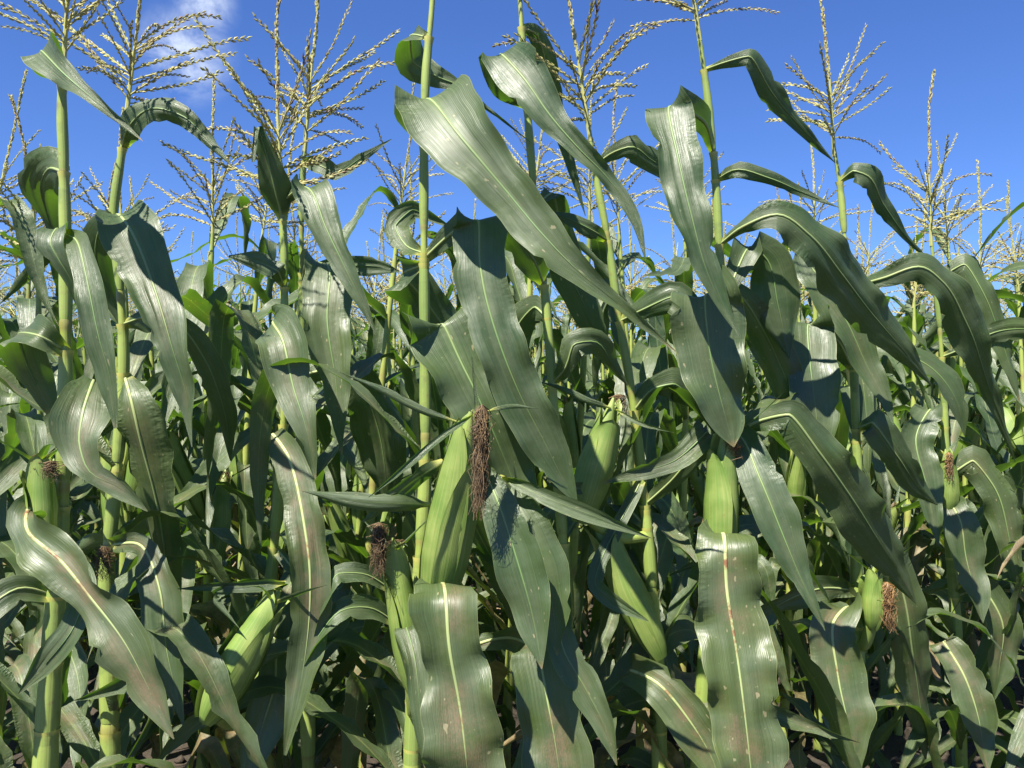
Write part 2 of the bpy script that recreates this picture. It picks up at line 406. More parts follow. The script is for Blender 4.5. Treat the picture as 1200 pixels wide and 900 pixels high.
def rib_mesh(mid, A, Nn, t, W, name, scale=1.0):
    """tapered lens-shaped midrib standing a little proud on both faces"""
    n = len(mid); m = 6
    r = np.clip(0.0042 * scale * (1 - t) ** 0.8 + 0.0006, 0, 0.09 * W + 0.0003)
    r = r * np.clip((t[-1] - t) / 0.25, 0.03, 1)
    hgt = np.clip(0.0016 * (1 - t) ** 1.0 + 0.0006, 0, None)
    a = np.arange(m) / m * 2 * np.pi
    V = mid[:, None, :] + A[:, None, :] * (r[:, None] * np.cos(a)[None, :])[..., None] + Nn[:, None, :] * (hgt[:, None] * np.sin(a)[None, :] - 0.0003)[..., None]
    U = np.stack([np.broadcast_to((np.arange(m) / m)[None, :], (n, m)), np.broadcast_to(t[:, None], (n, m))], -1)
    return make_mesh(name, V.reshape(-1, 3), grid_faces(n, m, True), M_RIB, U.reshape(-1, 2))

def tube(P, R, m=10, uvy=None):
    P = np.asarray(P, float); n = len(P); T = tangents(P)
    ref = np.array([0.0, 1.0, 0.0]); A = unit(np.cross(np.broadcast_to(ref, P.shape), T)); B = np.cross(T, A)
    a = np.arange(m) / m * 2 * np.pi
    V = P[:, None, :] + R[:, None, None] * (A[:, None, :] * np.cos(a)[None, :, None] + B[:, None, :] * np.sin(a)[None, :, None])
    U = np.stack([np.broadcast_to((np.arange(m) / m)[None, :], (n, m)), np.broadcast_to((uvy if uvy is not None else np.zeros(n))[:, None], (n, m))], -1)
    return V.reshape(-1, 3), grid_faces(n, m, True), U.reshape(-1, 2)

def join(parts):
    Vs, Fs, Us = [], [], []; k = 0
    for V, F, U in parts:
        Vs.append(V); Fs.append(np.asarray(F) + k); Us.append(U); k += len(V)
    return np.concatenate(Vs), Fs, np.concatenate(Us)
def join_quads(parts):
    V, F, U = join(parts)
    return V, np.concatenate(F), U

# ------------------------------------------------------------------ tassels
OCT_F = np.array([[0, 1, 2], [0, 2, 3], [0, 3, 4], [0, 4, 1], [5, 2, 1], [5, 3, 2], [5, 4, 3], [5, 1, 4]])
def spikelets(pos, dirs, ln, wd, rng, colour):
    """stretched octahedra, one for each spikelet"""
    n = len(pos)
    ref = unit(rng.normal(size=(n, 3))); A = unit(np.cross(dirs, ref)); B = np.cross(dirs, A)
    ln = ln[:, None]; wd = wd[:, None]
    c = pos + dirs * ln * 0.42
    V = np.stack([pos, c + A * wd, c + B * wd * 0.75, c - A * wd, c - B * wd * 0.75, pos + dirs * ln], axis=1)
    F = (OCT_F[None] + (np.arange(n) * 6)[:, None, None]).reshape(-1, 3)
    U = np.repeat(np.stack([colour, np.zeros(n)], -1)[:, None, :], 6, axis=1)
    return V.reshape(-1, 3), F, U.reshape(-1, 2)

def branch_geo(L, rng, bend=0.8, spike=False, step=0.0058):
    """tassel branch from the origin: leaves along +Z and leans to +X"""
    n = 16; s = np.linspace(0, L, n)
    th = (bend * (s / L) ** 1.3 + 0.05 * np.sin(s / L * 7 + rng.uniform(0, 6)))
    wob = rng.uniform(-0.18, 0.18) * (s / L)
    d = np.stack([np.sin(th), wob, np.cos(th)], -1); d = unit(d)
    P = np.concatenate([[np.zeros(3)], np.cumsum(d[:-1] * (L / (n - 1)), axis=0)])
    r = np.linspace(0.0016, 0.0005, n) * (1.3 if spike else 1.0)
    V, F, U = tube(P, r, 5)
    U[:, 0] = 0.55
    bare = 0.015 if not spike else 0.0
    ss = np.arange(bare, L, step)
    pos, dr = [], []
    for q, x in enumerate(ss):
        k = x / L * (n - 1); i = min(int(k), n - 2); f = k - i
        p = P[i] * (1 - f) + P[i + 1] * f; T = unit(d[i])
        for rep in range(4 if spike else 2):
            a = rng.uniform(0, 6.28) if spike else (q % 2) * math.pi + rng.uniform(-0.9, 0.9)
            A = unit(np.cross(T, [0.0, 1.0, 0.1])); B = np.cross(T, A)
            o = A * math.cos(a) + B * math.sin(a)
            sp = rng.uniform(0.08, 0.36)
            pos.append(p + o * 0.001); dr.append(unit(T * math.cos(sp) + o * math.sin(sp)))
    pos = np.array(pos); dr = np.array(dr); k = len(pos)
    base = rng.uniform(0.0, 0.62)
    col = np.clip(base + rng.normal(0, 0.22, k), 0, 1)
    S = spikelets(pos, dr, rng.uniform(0.0085, 0.0125, k), rng.uniform(0.0014, 0.0022, k), rng, col)
    # a few dangling anthers
    na = max(4, k // 7); ii = rng.choice(k, na)
    ad = unit(np.stack([rng.normal(0, .3, na), rng.normal(0, .3, na), -np.ones(na)], -1))
    S2 = spikelets(pos[ii] + dr[ii] * 0.006, ad, rng.uniform(0.005, 0.008, na), np.full(na, 0.0007), rng, rng.uniform(0.1, 0.45, na))
    return (V, F, U), S, S2

def mixed_mesh(name, parts, mat):
    Vs, Us, quads, tris = [], [], [], []; k = 0
    for V, F, U in parts:
        F = np.asarray(F) + k
        (quads if F.shape[1] == 4 else tris).append(F); Vs.append(V); Us.append(U); k += len(V)
    F = []
    for q in quads: F.extend(list(q))
    for q in tris: F.extend(list(q))
    return make_mesh(name, np.concatenate(Vs), F, mat, np.concatenate(Us), smooth=False)

BRANCHES = []
for i in range(14):
    L = 0.12 + 0.085 * (i % 7) / 6
    BRANCHES.append(mixed_mesh('tassel_branch', branch_geo(L, RNG, bend=[-0.2, 0.25, 0.7][i % 3] * RNG.uniform(0.8, 1.15)), M_TASSEL))
SPIKES = []
for i in range(6):
    parts = list(branch_geo(RNG.uniform(0.21, 0.27), RNG, bend=RNG.uniform(-0.15, 0.2), spike=True, step=0.0052))
    parts = [(V + np.array([0, 0, 0.13]), F, U) for V, F, U in parts]
    ax = np.stack([np.zeros(8), np.zeros(8), np.linspace(-0.02, 0.135, 8)], -1)
    V, F, U = tube(ax, np.linspace(0.0042, 0.0022, 8), 7); U[:, 0] = 0.05
    parts.append((V, F, U))
    SPIKES.append(mixed_mesh('tassel', parts, M_TASSEL))

def tassel_layout(r, nb):
    """matrices of the branches of one tassel"""
    out = []
    for q in range(nb):
        z = 0.012 + 0.100 * (q / nb) + r.uniform(-0.006, 0.006)
        az = q * 2.399 + r.uniform(-0.5, 0.5)
        lean = r.uniform(0.75, 1.45) * (1.06 - 0.42 * q / nb)
        M = Matrix.Translation((0, 0, z)) @ Matrix.Rotation(az, 4, 'Z') @ Matrix.Rotation(lean, 4, 'Y') @ Matrix.Scale(r.uniform(0.62, 1.12), 4)
        out.append((r.randrange(len(BRANCHES)), M))
    return out

def add_tassel(parent, loc, tilt, r, nb=16, scale=1.0):
    M = Matrix.Translation(loc) @ Matrix.Rotation(tilt[0], 4, 'Y') @ Matrix.Rotation(tilt[1], 4, 'X') @ Matrix.Rotation(r.uniform(0, 6.28), 4, 'Z') @ Matrix.Scale(scale, 4)
    t = add('tassel', SPIKES[r.randrange(len(SPIKES))], parent, mat=M)
    for k, Mb in tassel_layout(r, nb):
        add('tassel_branch', BRANCHES[k], t, mat=Mb)
    return t

def mesh_arrays(me):
    V = np.empty(len(me.vertices) * 3, dtype=np.float32); me.vertices.foreach_get('co', V)
    F = [tuple(p.vertices) for p in me.polygons]
    U = np.zeros((len(me.vertices), 2), dtype=np.float32)
    la = me.uv_layers['UVMap'].data
    li = np.empty(len(me.loops), dtype=np.int32); me.loops.foreach_get('vertex_index', li)
    uu = np.empty(len(me.loops) * 2, dtype=np.float32); la.foreach_get('uv', uu); U[li] = uu.reshape(-1, 2)
    return V.reshape(-1, 3), F, U
# whole tassels in one mesh, for plants farther back
FULL_TASSELS = []
_sp = [mesh_arrays(m) for m in SPIKES]; _br = [mesh_arrays(m) for m in BRANCHES]
for i in range(7):
    Vs, Fs, Us = [], [], []; k = 0
    V, F, U = _sp[i % len(_sp)]
    Vs.append(V); Fs += F; Us.append(U); k = len(V)
    for b_i, Mb in tassel_layout(rnd, rnd.randint(18, 24)):
        V, F, U = _br[b_i]; A = np.array(Mb)
        Vs.append(V @ A[:3, :3].T + A[:3, 3]); Fs += [tuple(x + k for x in f) for f in F]; Us.append(U); k += len(V)
    FULL_TASSELS.append(make_mesh('tassel', np.concatenate(Vs), Fs, M_TASSEL, np.concatenate(Us), smooth=False))

# ------------------------------------------------------------------ ears of corn
def ear_profile(t):
    """radius of the closed husk along its length, 0 base .. 1 tip"""
    return np.interp(t, [0, 0.06, 0.16, 0.30, 0.48, 0.66, 0.80, 0.92, 1.0], [0.30, 0.54, 0.80, 0.98, 0.97, 0.78, 0.55, 0.32, 0.14])

def husk_shell(L, R, a0, span, t0, t1, off, rng, n=22, m=11, tip=True):
    """one husk leaf wrapped round the ear"""
    t = np.linspace(t0, t1, n); u = np.linspace(-1, 1, m)
    x = (t - t0) / (t1 - t0)
    half = span * np.where(x < 0.55, 1.0, np.sqrt(np.clip(1 - ((x - 0.55) / 0.45) ** 1.7, 0.0004, 1))) if tip else np.full(n, span)
    ang = a0 + half[:, None] * u[None, :] + (rng.uniform(-0.25, 0.25) * x)[:, None]
    r = R * ear_profile(t)[:, None] + off + 0.0034 * (np.abs(u)[None, :] ** 5) + 0.0002 * np.sin(ang * 23)
    r = r + (0.009 * x ** 5)[:, None] + 0.0009 * np.sin(x * 9 + a0)[:, None] * np.abs(u)[None, :] ** 2
    V = np.stack([r * np.cos(ang), r * np.sin(ang), np.broadcast_to((t * L)[:, None], r.shape)], -1)
    U = np.stack([np.broadcast_to((u * 0.5 + 0.5)[None, :], r.shape), np.broadcast_to(t[:, None], r.shape)], -1)
    return make_mesh('husk_leaf', V.reshape(-1, 3), grid_faces(n, m), M_HUSK, U.reshape(-1, 2))

def husk_body(L, R, rng):
    n, m = 24, 28; t = np.linspace(0, 1, n); a = np.arange(m) / m * 2 * np.pi
    r = R * ear_profile(t)[:, None] * (1 + 0.004 * np.sin(a * 9)[None, :]) - 0.0015
    V = np.stack([r * np.cos(a), r * np.sin(a), np.broadcast_to((t * L)[:, None], r.shape)], -1)
    U = np.stack([np.broadcast_to((np.arange(m) / m)[None, :], r.shape), np.broadcast_to(t[:, None], r.shape)], -1)
    return make_mesh('husk', V.reshape(-1, 3), grid_faces(n, m, True), M_HUSK, U.reshape(-1, 2))

def silk_mesh(start, down, length, spread, rng, n_str, mat, r=0.00052, flare=0.25):
    """hanging, tangled dry silk: strands leave start and fall along down"""
    parts = []; down = unit(np.asarray(down, float)); start = np.asarray(start, float)
    ref = np.array([0.3, 0.9, 0.2]); A = unit(np.cross(down, ref)); B = np.cross(down, A)
    for q in range(n_str):
        k = 11; ln = length * (0.35 + 0.65 * rng.uniform(0, 1) ** 0.8); s = np.linspace(0, 1, k)
        a = rng.uniform(0, 6.28); rad = spread * math.sqrt(rng.uniform(0, 1))
        ph = rng.uniform(0, 6.28, 4); f = rng.uniform(1.5, 7, 2); wild = 1.0 + (rng.uniform() < 0.16) * rng.uniform(1.0, 3.0)
        rr = rad * (0.7 + flare * s) 
        wx = wild * 0.30 * spread * np.sin(f[0] * s * 3 + ph[0]) + 0.10 * spread * np.sin(13 * s + ph[2])
        wy = wild * 0.30 * spread * np.sin(f[1] * s * 3 + ph[1]) + 0.10 * spread * np.sin(11 * s + ph[3])
        rise = np.minimum(s * 8, 1.0)
        P = start + down * (ln * s)[:, None] + A * ((rr * math.cos(a) + wx) * rise)[:, None] + B * ((rr * math.sin(a) + wy) * rise)[:, None]
        V, F, U = tube(P, np.full(k, r) * (1 - 0.5 * s), 3); U[:, 0] = np.clip(rng.uniform(0, 1) * (1 - 0.45 * s).repeat(3), 0, 1)
        parts.append((V, F, U))
    V, F, U = join_quads(parts)
    return make_mesh('silk', V, F, mat, U, smooth=False)

def blade_path(P0, d0, L, droop, rng, n=14):
    s = np.linspace(0, 1, n); d0 = unit(np.asarray(d0, float))
    P = np.asarray(P0, float) + d0 * (L * s)[:, None] + np.array([0, 0, -1.0]) * (droop * L * s ** 2)[:, None]
    return P

def add_ear(parent, M, L, R, r, rng, blades=4, silk_len=0.06, silk_mat=None, strands=60, silk_spread=0.012):
    """ear: local +Z from shank to tip; M places it in its plant"""
    e = add('corn_ear', husk_body(L, R, rng), parent, mat=M)
    a = rng.uniform(0, 6.28)
    add('husk_leaf', husk_shell(L, R, a, 1.75, 0.0, 1.0, 0.0008, rng), e)
    add('husk_leaf', husk_shell(L, R, a + 2.2, 1.5, 0.0, 0.97, 0.0026, rng), e)
    add('husk_leaf', husk_shell(L, R, a + 4.2, 1.4, 0.0, 0.84, 0.0048, rng), e)
    Mi = np.array(M.to_3x3().inverted())
    if silk_len > 0:
        add('silk', silk_mesh((0, 0, L * 0.985), Mi @ np.array([0.05, -0.05, -1.0]) if silk_mat is not None else Mi @ np.array([0.1, 0, -1.0]), silk_len, silk_spread, rng, strands, silk_mat or M_SILK), e)
    for q in range(blades):
        az = a + q * 1.7 + rng.uniform(-0.4, 0.4)
        P = blade_path((0.3 * R * math.cos(az), 0.3 * R * math.sin(az), L * 0.9), (math.cos(az) * 0.8, math.sin(az) * 0.8, 0.7), rng.uniform(0.06, 0.15), rng.uniform(-0.1, 0.5), rng)
        T = unit(P[-1] - P[0]); Aa = np.broadcast_to(np.array([-math.sin(az), math.cos(az), 0.0]), P.shape).copy()
        W = 0.013 * np.clip(1.05 - np.linspace(0, 1, len(P)) ** 1.5, 0.02, 1)
        V, F, U, U2, *_ = ribbon(P, Aa, W, rng, gutter=0.8, ruffle=0.03, nw=5)
        add('husk_blade', make_mesh('husk_blade', V, F, M_LEAF, U, U2), e, dirt=0.0)
    return e

# ------------------------------------------------------------------ pixels of the photograph to points
def at(px, py, D):
    return np.array([(px - 600.0) / FPX * D, D, CAM_H + (450.0 - py) / FPX * D])

class Hero:
    """a front-row plant whose stalk and leaves were read off the photograph; D = distance of its stalk"""
    def __init__(s, label, D, stalk, r_low, r_top, seed, foot_px):
        s.D = D; s.rng = np.random.default_rng(seed); s.r = random.Random(seed)
        pts = [at(x, y, D + (dd[0] / 100 if dd else 0)) for x, y, *dd in stalk]
        foot = at(foot_px, 450 + CAM_H / D * FPX, D); foot[2] = -0.03
        pts.append(foot); pts = np.array(pts[::-1])
        s.base = np.array([foot[0], foot[1], 0.0])
        t = np.concatenate([[0], np.cumsum(np.linalg.norm(pts[1:] - pts[:-1], axis=1))])
        s.len = t[-1]; n = int(s.len / 0.008)
        s.sq = np.linspace(0, s.len, n); s.P = hermite(pts, t, s.sq)
        s.rad = np.interp(s.sq / s.len, [0, 0.35, 0.6, 0.85, 1.0], [r_low, r_low * 0.78, r_low * 0.46, r_low * 0.31, r_top * 0.62])
        s.root = bpy.data.objects.new('corn_plant', None); COL.objects.link(s.root)
        s.root.location = s.base; s.root.empty_display_size = 0.1
        s.root['label'] = label; s.root['category'] = 'corn plant'; s.root['group'] = 'corn plants along the front edge of the field'
        s.nodes = []
    def near(s, p):
        i = int(np.argmin(np.linalg.norm(s.P - p, axis=1))); return i, np.linalg.norm(s.P[i] - p)
    def leaf(s, st, dirt=0.25, gutter=0.36, ruffle=0.085, attach=True, roll=0.0, rib=True, name='leaf', nw=13, sheath=True, lean=None):
        """st: stations (x, y, depth cm from the stalk, width px[, tilt deg[, phi deg]])"""
        pts, wid, acr = [], [], []
        prev = None
        for i, q in enumerate(st):
            x, y, d, w = q[:4]; tilt = q[4] if len(q) > 4 and q[4] is not None else roll
            Dd = s.D + d / 100.0
            a = st[max(i - 1, 0)]; c = st[min(i + 1, len(st) - 1)]
            if len(q) <= 5:                       # widths were read level, so a slanting blade is narrower
                w = w * (1 - 0.27 * abs(math.sin(2 * math.atan2(c[1] - a[1], c[0] - a[0]))))
                if 1 < i < len(st) - 1: tilt += s.r.uniform(-11, 11)
            pts.append(at(x, y, Dd)); wid.append(w / FPX * Dd)
            if len(q) > 5: ph = math.radians(q[5]); per = np.array([math.cos(ph), 0, math.sin(ph)])
            else:
                # perpendicular to the run of the blade; at a fold use the incoming run
                if 0 < i < len(st) - 1:
                    v1 = np.array([x - a[0], -(y - a[1])], float); v2 = np.array([c[0] - x, -(c[1] - y)], float)
                    v1 /= max(np.linalg.norm(v1), 1e-6); v2 /= max(np.linalg.norm(v2), 1e-6)
                    p1 = np.array([-v1[1], v1[0]]); p2 = np.array([-v2[1], v2[0]])
                    if p1 @ p2 < 0: p2 = -p2
                    pp = p1 + p2
                else:
                    v = np.array([c[0] - a[0], -(c[1] - a[1])], float); pp = np.array([-v[1], v[0]])
                pp = pp / max(np.linalg.norm(pp), 1e-6); per = np.array([pp[0], 0, pp[1]])
            if prev is None:
                if per[0] < 0: per = -per
            elif per @ prev < 0: per = -per
            prev = per
            tl = math.radians(tilt)
            acr.append(per * math.cos(tl) + np.array([0, 1.0, 0]) * math.sin(tl))
        # blades that hang in front swing outwards a little as they fall
        ia = int(np.argmin([q[1] for q in st]))
        if lean is None: lean = 0.22 if min(q[2] for q in st) <= -6 else 0.0
        if lean:
            for i in range(ia + 1, len(st)):
                x, y, d, w = st[i][:4]
                Dd = s.D + d / 100.0 - lean * (y - st[ia][1]) / FPX * s.D
                pts[i] = at(x, y, Dd)
        pts = np.array(pts); wid = np.array(wid); acr = np.array(acr)
        if attach:
            i, dist = s.near(pts[0])
            if dist < 0.09:
                pts[0] = s.P[i]
                if sheath: s.nodes.append((i, True))
        t = np.concatenate([[0], np.cumsum(np.linalg.norm(pts[1:] - pts[:-1], axis=1))])
        n = max(18, int(t[-1] / 0.011)); tq = np.linspace(0, t[-1], n)
        P = hermite(pts, t, tq); A = unit(hermite(acr, t, tq)); W = np.clip(hermite(wid[:, None], t, tq)[:, 0], 0.0012, None)
        V, F, U, U2, mid, A2, N2, tt = ribbon(P, A, W, s.rng, gutter, ruffle, nw)
        b0 = s.base
        o = add(name, make_mesh(name, V - b0, F, M_LEAF, U, U2), s.root, dirt=dirt)
        if rib and t[-1] > 0.12:
            k = max(6, int(n * 0.86))
            add('midrib', rib_mesh(mid[:k] - b0, A2[:k], N2[:k], tt[:k], W[:k], 'midrib', scale=(0.42 + 0.42 * min(dirt, 1.0)) * min(1.0, W.max() / 0.085)), o, dirt=dirt)
        return o
    def ear(s, base, tip, rpx, d, blades=3, silk_len=0.05, silk_mat=None, strands=50, spread=0.012, d_tip=None):
        p0 = at(base[0], base[1], s.D + d / 100); p1 = at(tip[0], tip[1], s.D + (d if d_tip is None else d_tip) / 100)
        ax = Vector(p1 - p0); L = ax.length
        M = Matrix.Translation(Vector(p0 - s.base)) @ ax.to_track_quat('Z', 'Y').to_matrix().to_4x4()
        e = add_ear(s.root, M, L, 0.79 * rpx / FPX * s.D, s.r, s.rng, blades, silk_len, silk_mat, strands, spread)
        # shank that carries the ear
        j = max(0, s.near(p0)[0] - 6); q0 = s.P[j]
        axd = np.array(ax) / L
        P = hermite(np.array([q0, (q0 + p0) / 2 + np.array([0, 0, -0.012]), p0 + axd * 0.02]), np.array([0, 0.5, 1.0]), np.linspace(0, 1, 10)) - s.base
        V, F, U = tube(P, np.linspace(0.010, 0.013, 10), 10)
        add('ear_shank', make_mesh('ear_shank', V, F, M_SHEATH, U), s.root)
        return e
    def silk(s, start, d, length, spread, n, mat, lean=(0.0, 0.0, -1.0), parent=None, flare=0.25):
        p = at(start[0], start[1], s.D + d / 100) - s.base
        me = silk_mesh(p, lean, length, spread, s.rng, n, mat, flare=flare)
        o = add('silk', me, s.root)
        if parent is not None:
            o.parent = parent; o.matrix_basis = parent.matrix_basis.inverted()
        return o
    def tassel(s, nb=17, scale=1.0, tilt=None):
        T = s.P[-1] - s.P[-8]; T = T / np.linalg.norm(T)
        tl = tilt or (math.atan2(T[0], T[2]), -math.atan2(T[1], T[2]))
        add_tassel(s.root, Vector(s.P[-1] - s.base), tl, s.r, nb, scale)
    def fill(s, specs):
        """plain arching leaves: (height m, azimuth deg, length m, width m)"""
        for z, az, L, W in specs:
            i = int(np.argmin(np.abs(s.P[:, 2] - z)))
            me = LEAVES[s.r.randrange(len(LEAVES))]
            if z > 0.55 and math.sin(math.radians(az)) < 0.15: az = -az + 12
            add('leaf', me, s.root, mat=leaf_matrix(s.P[i] - s.base, math.radians(az), L, W, s.r), dirt=s.r.uniform(0.1, 0.8))
            s.nodes.append((i, True))
    def finish(s):
        for q in range(7):
            zl = s.r.uniform(0.12, 0.5); azl = s.r.uniform(0, 6.28)
            if zl > 0.26 and math.sin(azl) < 0: azl = -azl
            p = s.P[int(np.argmin(np.abs(s.P[:, 2] - zl)))] - s.base
            add('leaf', LEAVES[s.r.randrange(len(LEAVES))], s.root, mat=leaf_matrix(p, azl, s.r.uniform(.4, .62), s.r.uniform(.06, .09), s.r), dirt=s.r.uniform(0.3, 1.0))['dry'] = 0.9 if s.r.random() < 0.2 else 0.0
        uvy = np.zeros(len(s.sq)); rad = s.rad.copy()
        idx = sorted(set(i for i, _ in s.nodes))
        # nodes sit a hand below each collar
        for i in idx:
            zc = s.sq[i] - 0.125
            if zc < 0.02: continue
            g = np.exp(-((s.sq - zc) / 0.006) ** 2); rad += 0.0016 * g; uvy = np.maximum(uvy, g * 0.9)
            rad -= 0.0008 * np.exp(-((s.sq - zc - 0.02) / 0.012) ** 2)
        V, F, U = tube(s.P - s.base, rad, 14, uvy)
        add('stalk', make_mesh('stalk', V, F, M_STALK, U), s.root)
        last = -1
        for i in idx:
            j = int(np.argmin(np.abs(s.sq - (s.sq[i] - s.r.uniform(0.105, 0.135)))))
            if i - j < 4: continue
            k = np.arange(j, i + 1); x = (k - j) / (i - j)
            R = s.rad[k] + 0.0008 + 0.0016 * np.sin(np.clip(x, 0, 1) * np.pi) + 0.0028 * np.clip((x - 0.86) / 0.14, 0, 1) ** 2 + s.r.uniform(0, 0.0008)
            R[0] = s.rad[k[0]] + 0.0004
            V, F, U = tube(s.P[k] - s.base, R, 14, np.clip((x - 0.90) / 0.10, 0, 1))
            add('leaf_sheath', make_mesh('leaf_sheath', V, F, M_SHEATH, U), s.root)

# ------------------------------------------------------------------ library of plain leaves (unit length 1 m, width about 0.1 m), shared by copies
def plain_leaf(rng, n=30, nw=7, L=1.0, W=0.088):
    s = np.linspace(0, 1, n)
    e0 = rng.uniform(0.55, 1.2); kink = rng.uniform(0.16, 0.48); sharp = rng.uniform(0.012, 0.10); e1 = rng.uniform(-1.5, -0.25)
    el = e0 + (e1 - e0) / (1 + np.exp(-(s - kink) / sharp))
    el = el + 0.10 * np.sin(s * rng.uniform(6, 12) + rng.uniform(0, 6))
    az = rng.uniform(-0.9, 0.9) * np.clip(s - kink, 0, 1) + 0.12 * np.sin(s * 5 + rng.uniform(0, 6))
    d = np.stack([np.cos(el) * np.cos(az), np.cos(el) * np.sin(az), np.sin(el)], -1)
    P = np.concatenate([[np.zeros(3)], np.cumsum(d[:-1] * (L / (n - 1)), axis=0)])
    T = tangents(P)
    A0 = np.stack([-np.sin(az), np.cos(az), np.zeros(n)], -1)
    B0 = np.cross(T, A0)
    roll = rng.uniform(-2.0, 2.0) * np.clip((s - 0.12) / 0.88, 0, 1) ** 1.2 + 0.2 * np.sin(s * 6 + rng.uniform(0, 6))
    A = A0 * np.cos(roll)[:, None] + B0 * np.sin(roll)[:, None]
    W = W * np.interp(s, [0, 0.05, 0.15, 0.35, 0.6, 0.8, 0.93, 1.0], [0.30, 0.55, 0.85, 1.0, 0.93, 0.62, 0.26, 0.012])
    V, F, U, U2, *_ = ribbon(P, A, W, rng, gutter=rng.uniform(0.25, 0.95), ruffle=rng.uniform(0.06, 0.15), nw=nw)
    return V, F, U, U2
LEAVES = []
for i in range(48):
    V, F, U, U2 = plain_leaf(RNG, W=RNG.uniform(0.062, 0.094))
    LEAVES.append(make_mesh('leaf', V, F, M_LEAF, U, U2))
def leaf_matrix(p, az, L, W, r):
    k = W / 0.105
    return Matrix.Translation(Vector(p)) @ Matrix.Rotation(az, 4, 'Z') @ Matrix.Rotation(r.uniform(-0.12, 0.12), 4, 'Y') @ Matrix.Diagonal((L, L if k > 2 else (L * 0.5 + k * 0.5), L, 1))

# ------------------------------------------------------------------ ground
ROW_A = math.radians(20); RV = np.array([math.cos(ROW_A), math.sin(ROW_A)]); RN = np.array([-math.sin(ROW_A), math.cos(ROW_A)])
ROW0 = np.array([-0.14, 1.33]); ROW_GAP = 0.76
def soil_height(x, y):
    q = ((x - ROW0[0]) * RN[0] + (y - ROW0[1]) * RN[1]) / ROW_GAP
    h = 0.012 * np.cos(q * 2 * np.pi)
    for k, (f, a) in enumerate(((3.1, .010), (7.3, .007), (17.0, .006), (31.0, .004))):
        h = h + a * np.sin(f * x + 1.7 * k + 1.3 * np.sin(f * 0.7 * y)) * np.sin(f * 1.13 * y + 0.9 * k + 1.1 * np.sin(f * 0.6 * x))
    return h - 0.012
def build_ground():
    w = np.linspace(-1, 1, 241); k = 7.0
    ax = np.sinh(w * k) / math.sinh(k) * 900.0
    X, Y = np.meshgrid(ax, ax + 3.0)
    fade = np.clip(1.5 - np.hypot(X, Y - 3) / 25, 0, 1)
    Z = soil_height(X, Y) * fade - 0.004
    V = np.stack([X, Y, Z], -1).reshape(-1, 3)
    o = add('ground', make_mesh('ground', V, grid_faces(241, 241), M_SOIL, None))
    o['kind'] = 'structure'; o['label'] = 'dark brown bare soil under the corn rows'; o['category'] = 'soil'
build_ground()
def build_clods():
    n = 2600; Vs, Fs = [], []
    t = (1 + 5 ** .5) / 2
    ico = unit(np.array([[-1, t, 0], [1, t, 0], [-1, -t, 0], [1, -t, 0], [0, -1, t], [0, 1, t], [0, -1, -t], [0, 1, -t], [t, 0, -1], [t, 0, 1], [-t, 0, -1], [-t, 0, 1]], float))
    icf = np.array([[0, 11, 5], [0, 5, 1], [0, 1, 7], [0, 7, 10], [0, 10, 11], [1, 5, 9], [5, 11, 4], [11, 10, 2], [10, 7, 6], [7, 1, 8], [3, 9, 4], [3, 4, 2], [3, 2, 6], [3, 6, 8], [3, 8, 9], [4, 9, 5], [2, 4, 11], [6, 2, 10], [8, 6, 7], [9, 8, 1]])
    y = RNG.uniform(0.7, 6.5, n); x = RNG.uniform(-0.72, 0.72, n) * (y + 0.6)
    sz = 0.006 + 0.022 * RNG.uniform(0, 1, n) ** 4
    jit = RNG.uniform(0.6, 1.25, (n, 12, 1)); sc = RNG.uniform(0.7, 1.3, (n, 1, 3)) * np.array([1, 1, 0.75])
    V = ico[None] * jit * sc * sz[:, None, None]
    V += np.stack([x, y, soil_height(x, y) + sz * 0.3], -1)[:, None, :]
    F = (icf[None] + (np.arange(n) * 12)[:, None, None]).reshape(-1, 3)
    o = add('soil_clods', make_mesh('soil_clods', V.reshape(-1, 3), F, M_SOIL, None)); o['kind'] = 'stuff'
    o['label'] = 'loose crumbly brown clods scattered on the soil'; o['category'] = 'soil clods'
build_clods()
def build_litter():
    parts = []
    for q in range(170):
        y = RNG.uniform(1.2, 6.0); x = RNG.uniform(-0.7, 0.72) * y; a = RNG.uniform(0, 6.28); L = RNG.uniform(0.06, 0.32); w = RNG.uniform(0.006, 0.035)
        k = 8; s = np.linspace(0, 1, k)
        P = np.stack([x + math.cos(a) * L * s, y + math.sin(a) * L * s, 0 * s], -1)
        P[:, :2] += np.stack([np.sin(s * 5 + a), np.cos(s * 4 + a)], -1) * 0.012
        P[:, 2] = soil_height(P[:, 0], P[:, 1]) + 0.012 + 0.02 * np.abs(np.sin(s * RNG.uniform(3, 7) + a))
        A = np.stack([np.full(k, -math.sin(a)), np.full(k, math.cos(a)), 0.6 * np.sin(s * 6 + a)], -1)
        V, F, U, U2, *_ = ribbon(P, unit(A), w * np.clip(1.0 - s ** 2, 0.05, 1), RNG, 0.5, 0.15, 5)
        U = U.copy(); U[:, 0] = RNG.uniform(0, 1); parts.append((V, F, U))
    V, F, U = join_quads(parts)
    o = add('leaf_litter', make_mesh('leaf_litter', V, F, M_DRY, U)); o['kind'] = 'stuff'
    o['label'] = 'dry straw coloured leaf scraps lying on the soil'; o['category'] = 'leaf litter'
build_litter()

# ------------------------------------------------------------------ front row, plant by plant
HEROES = []
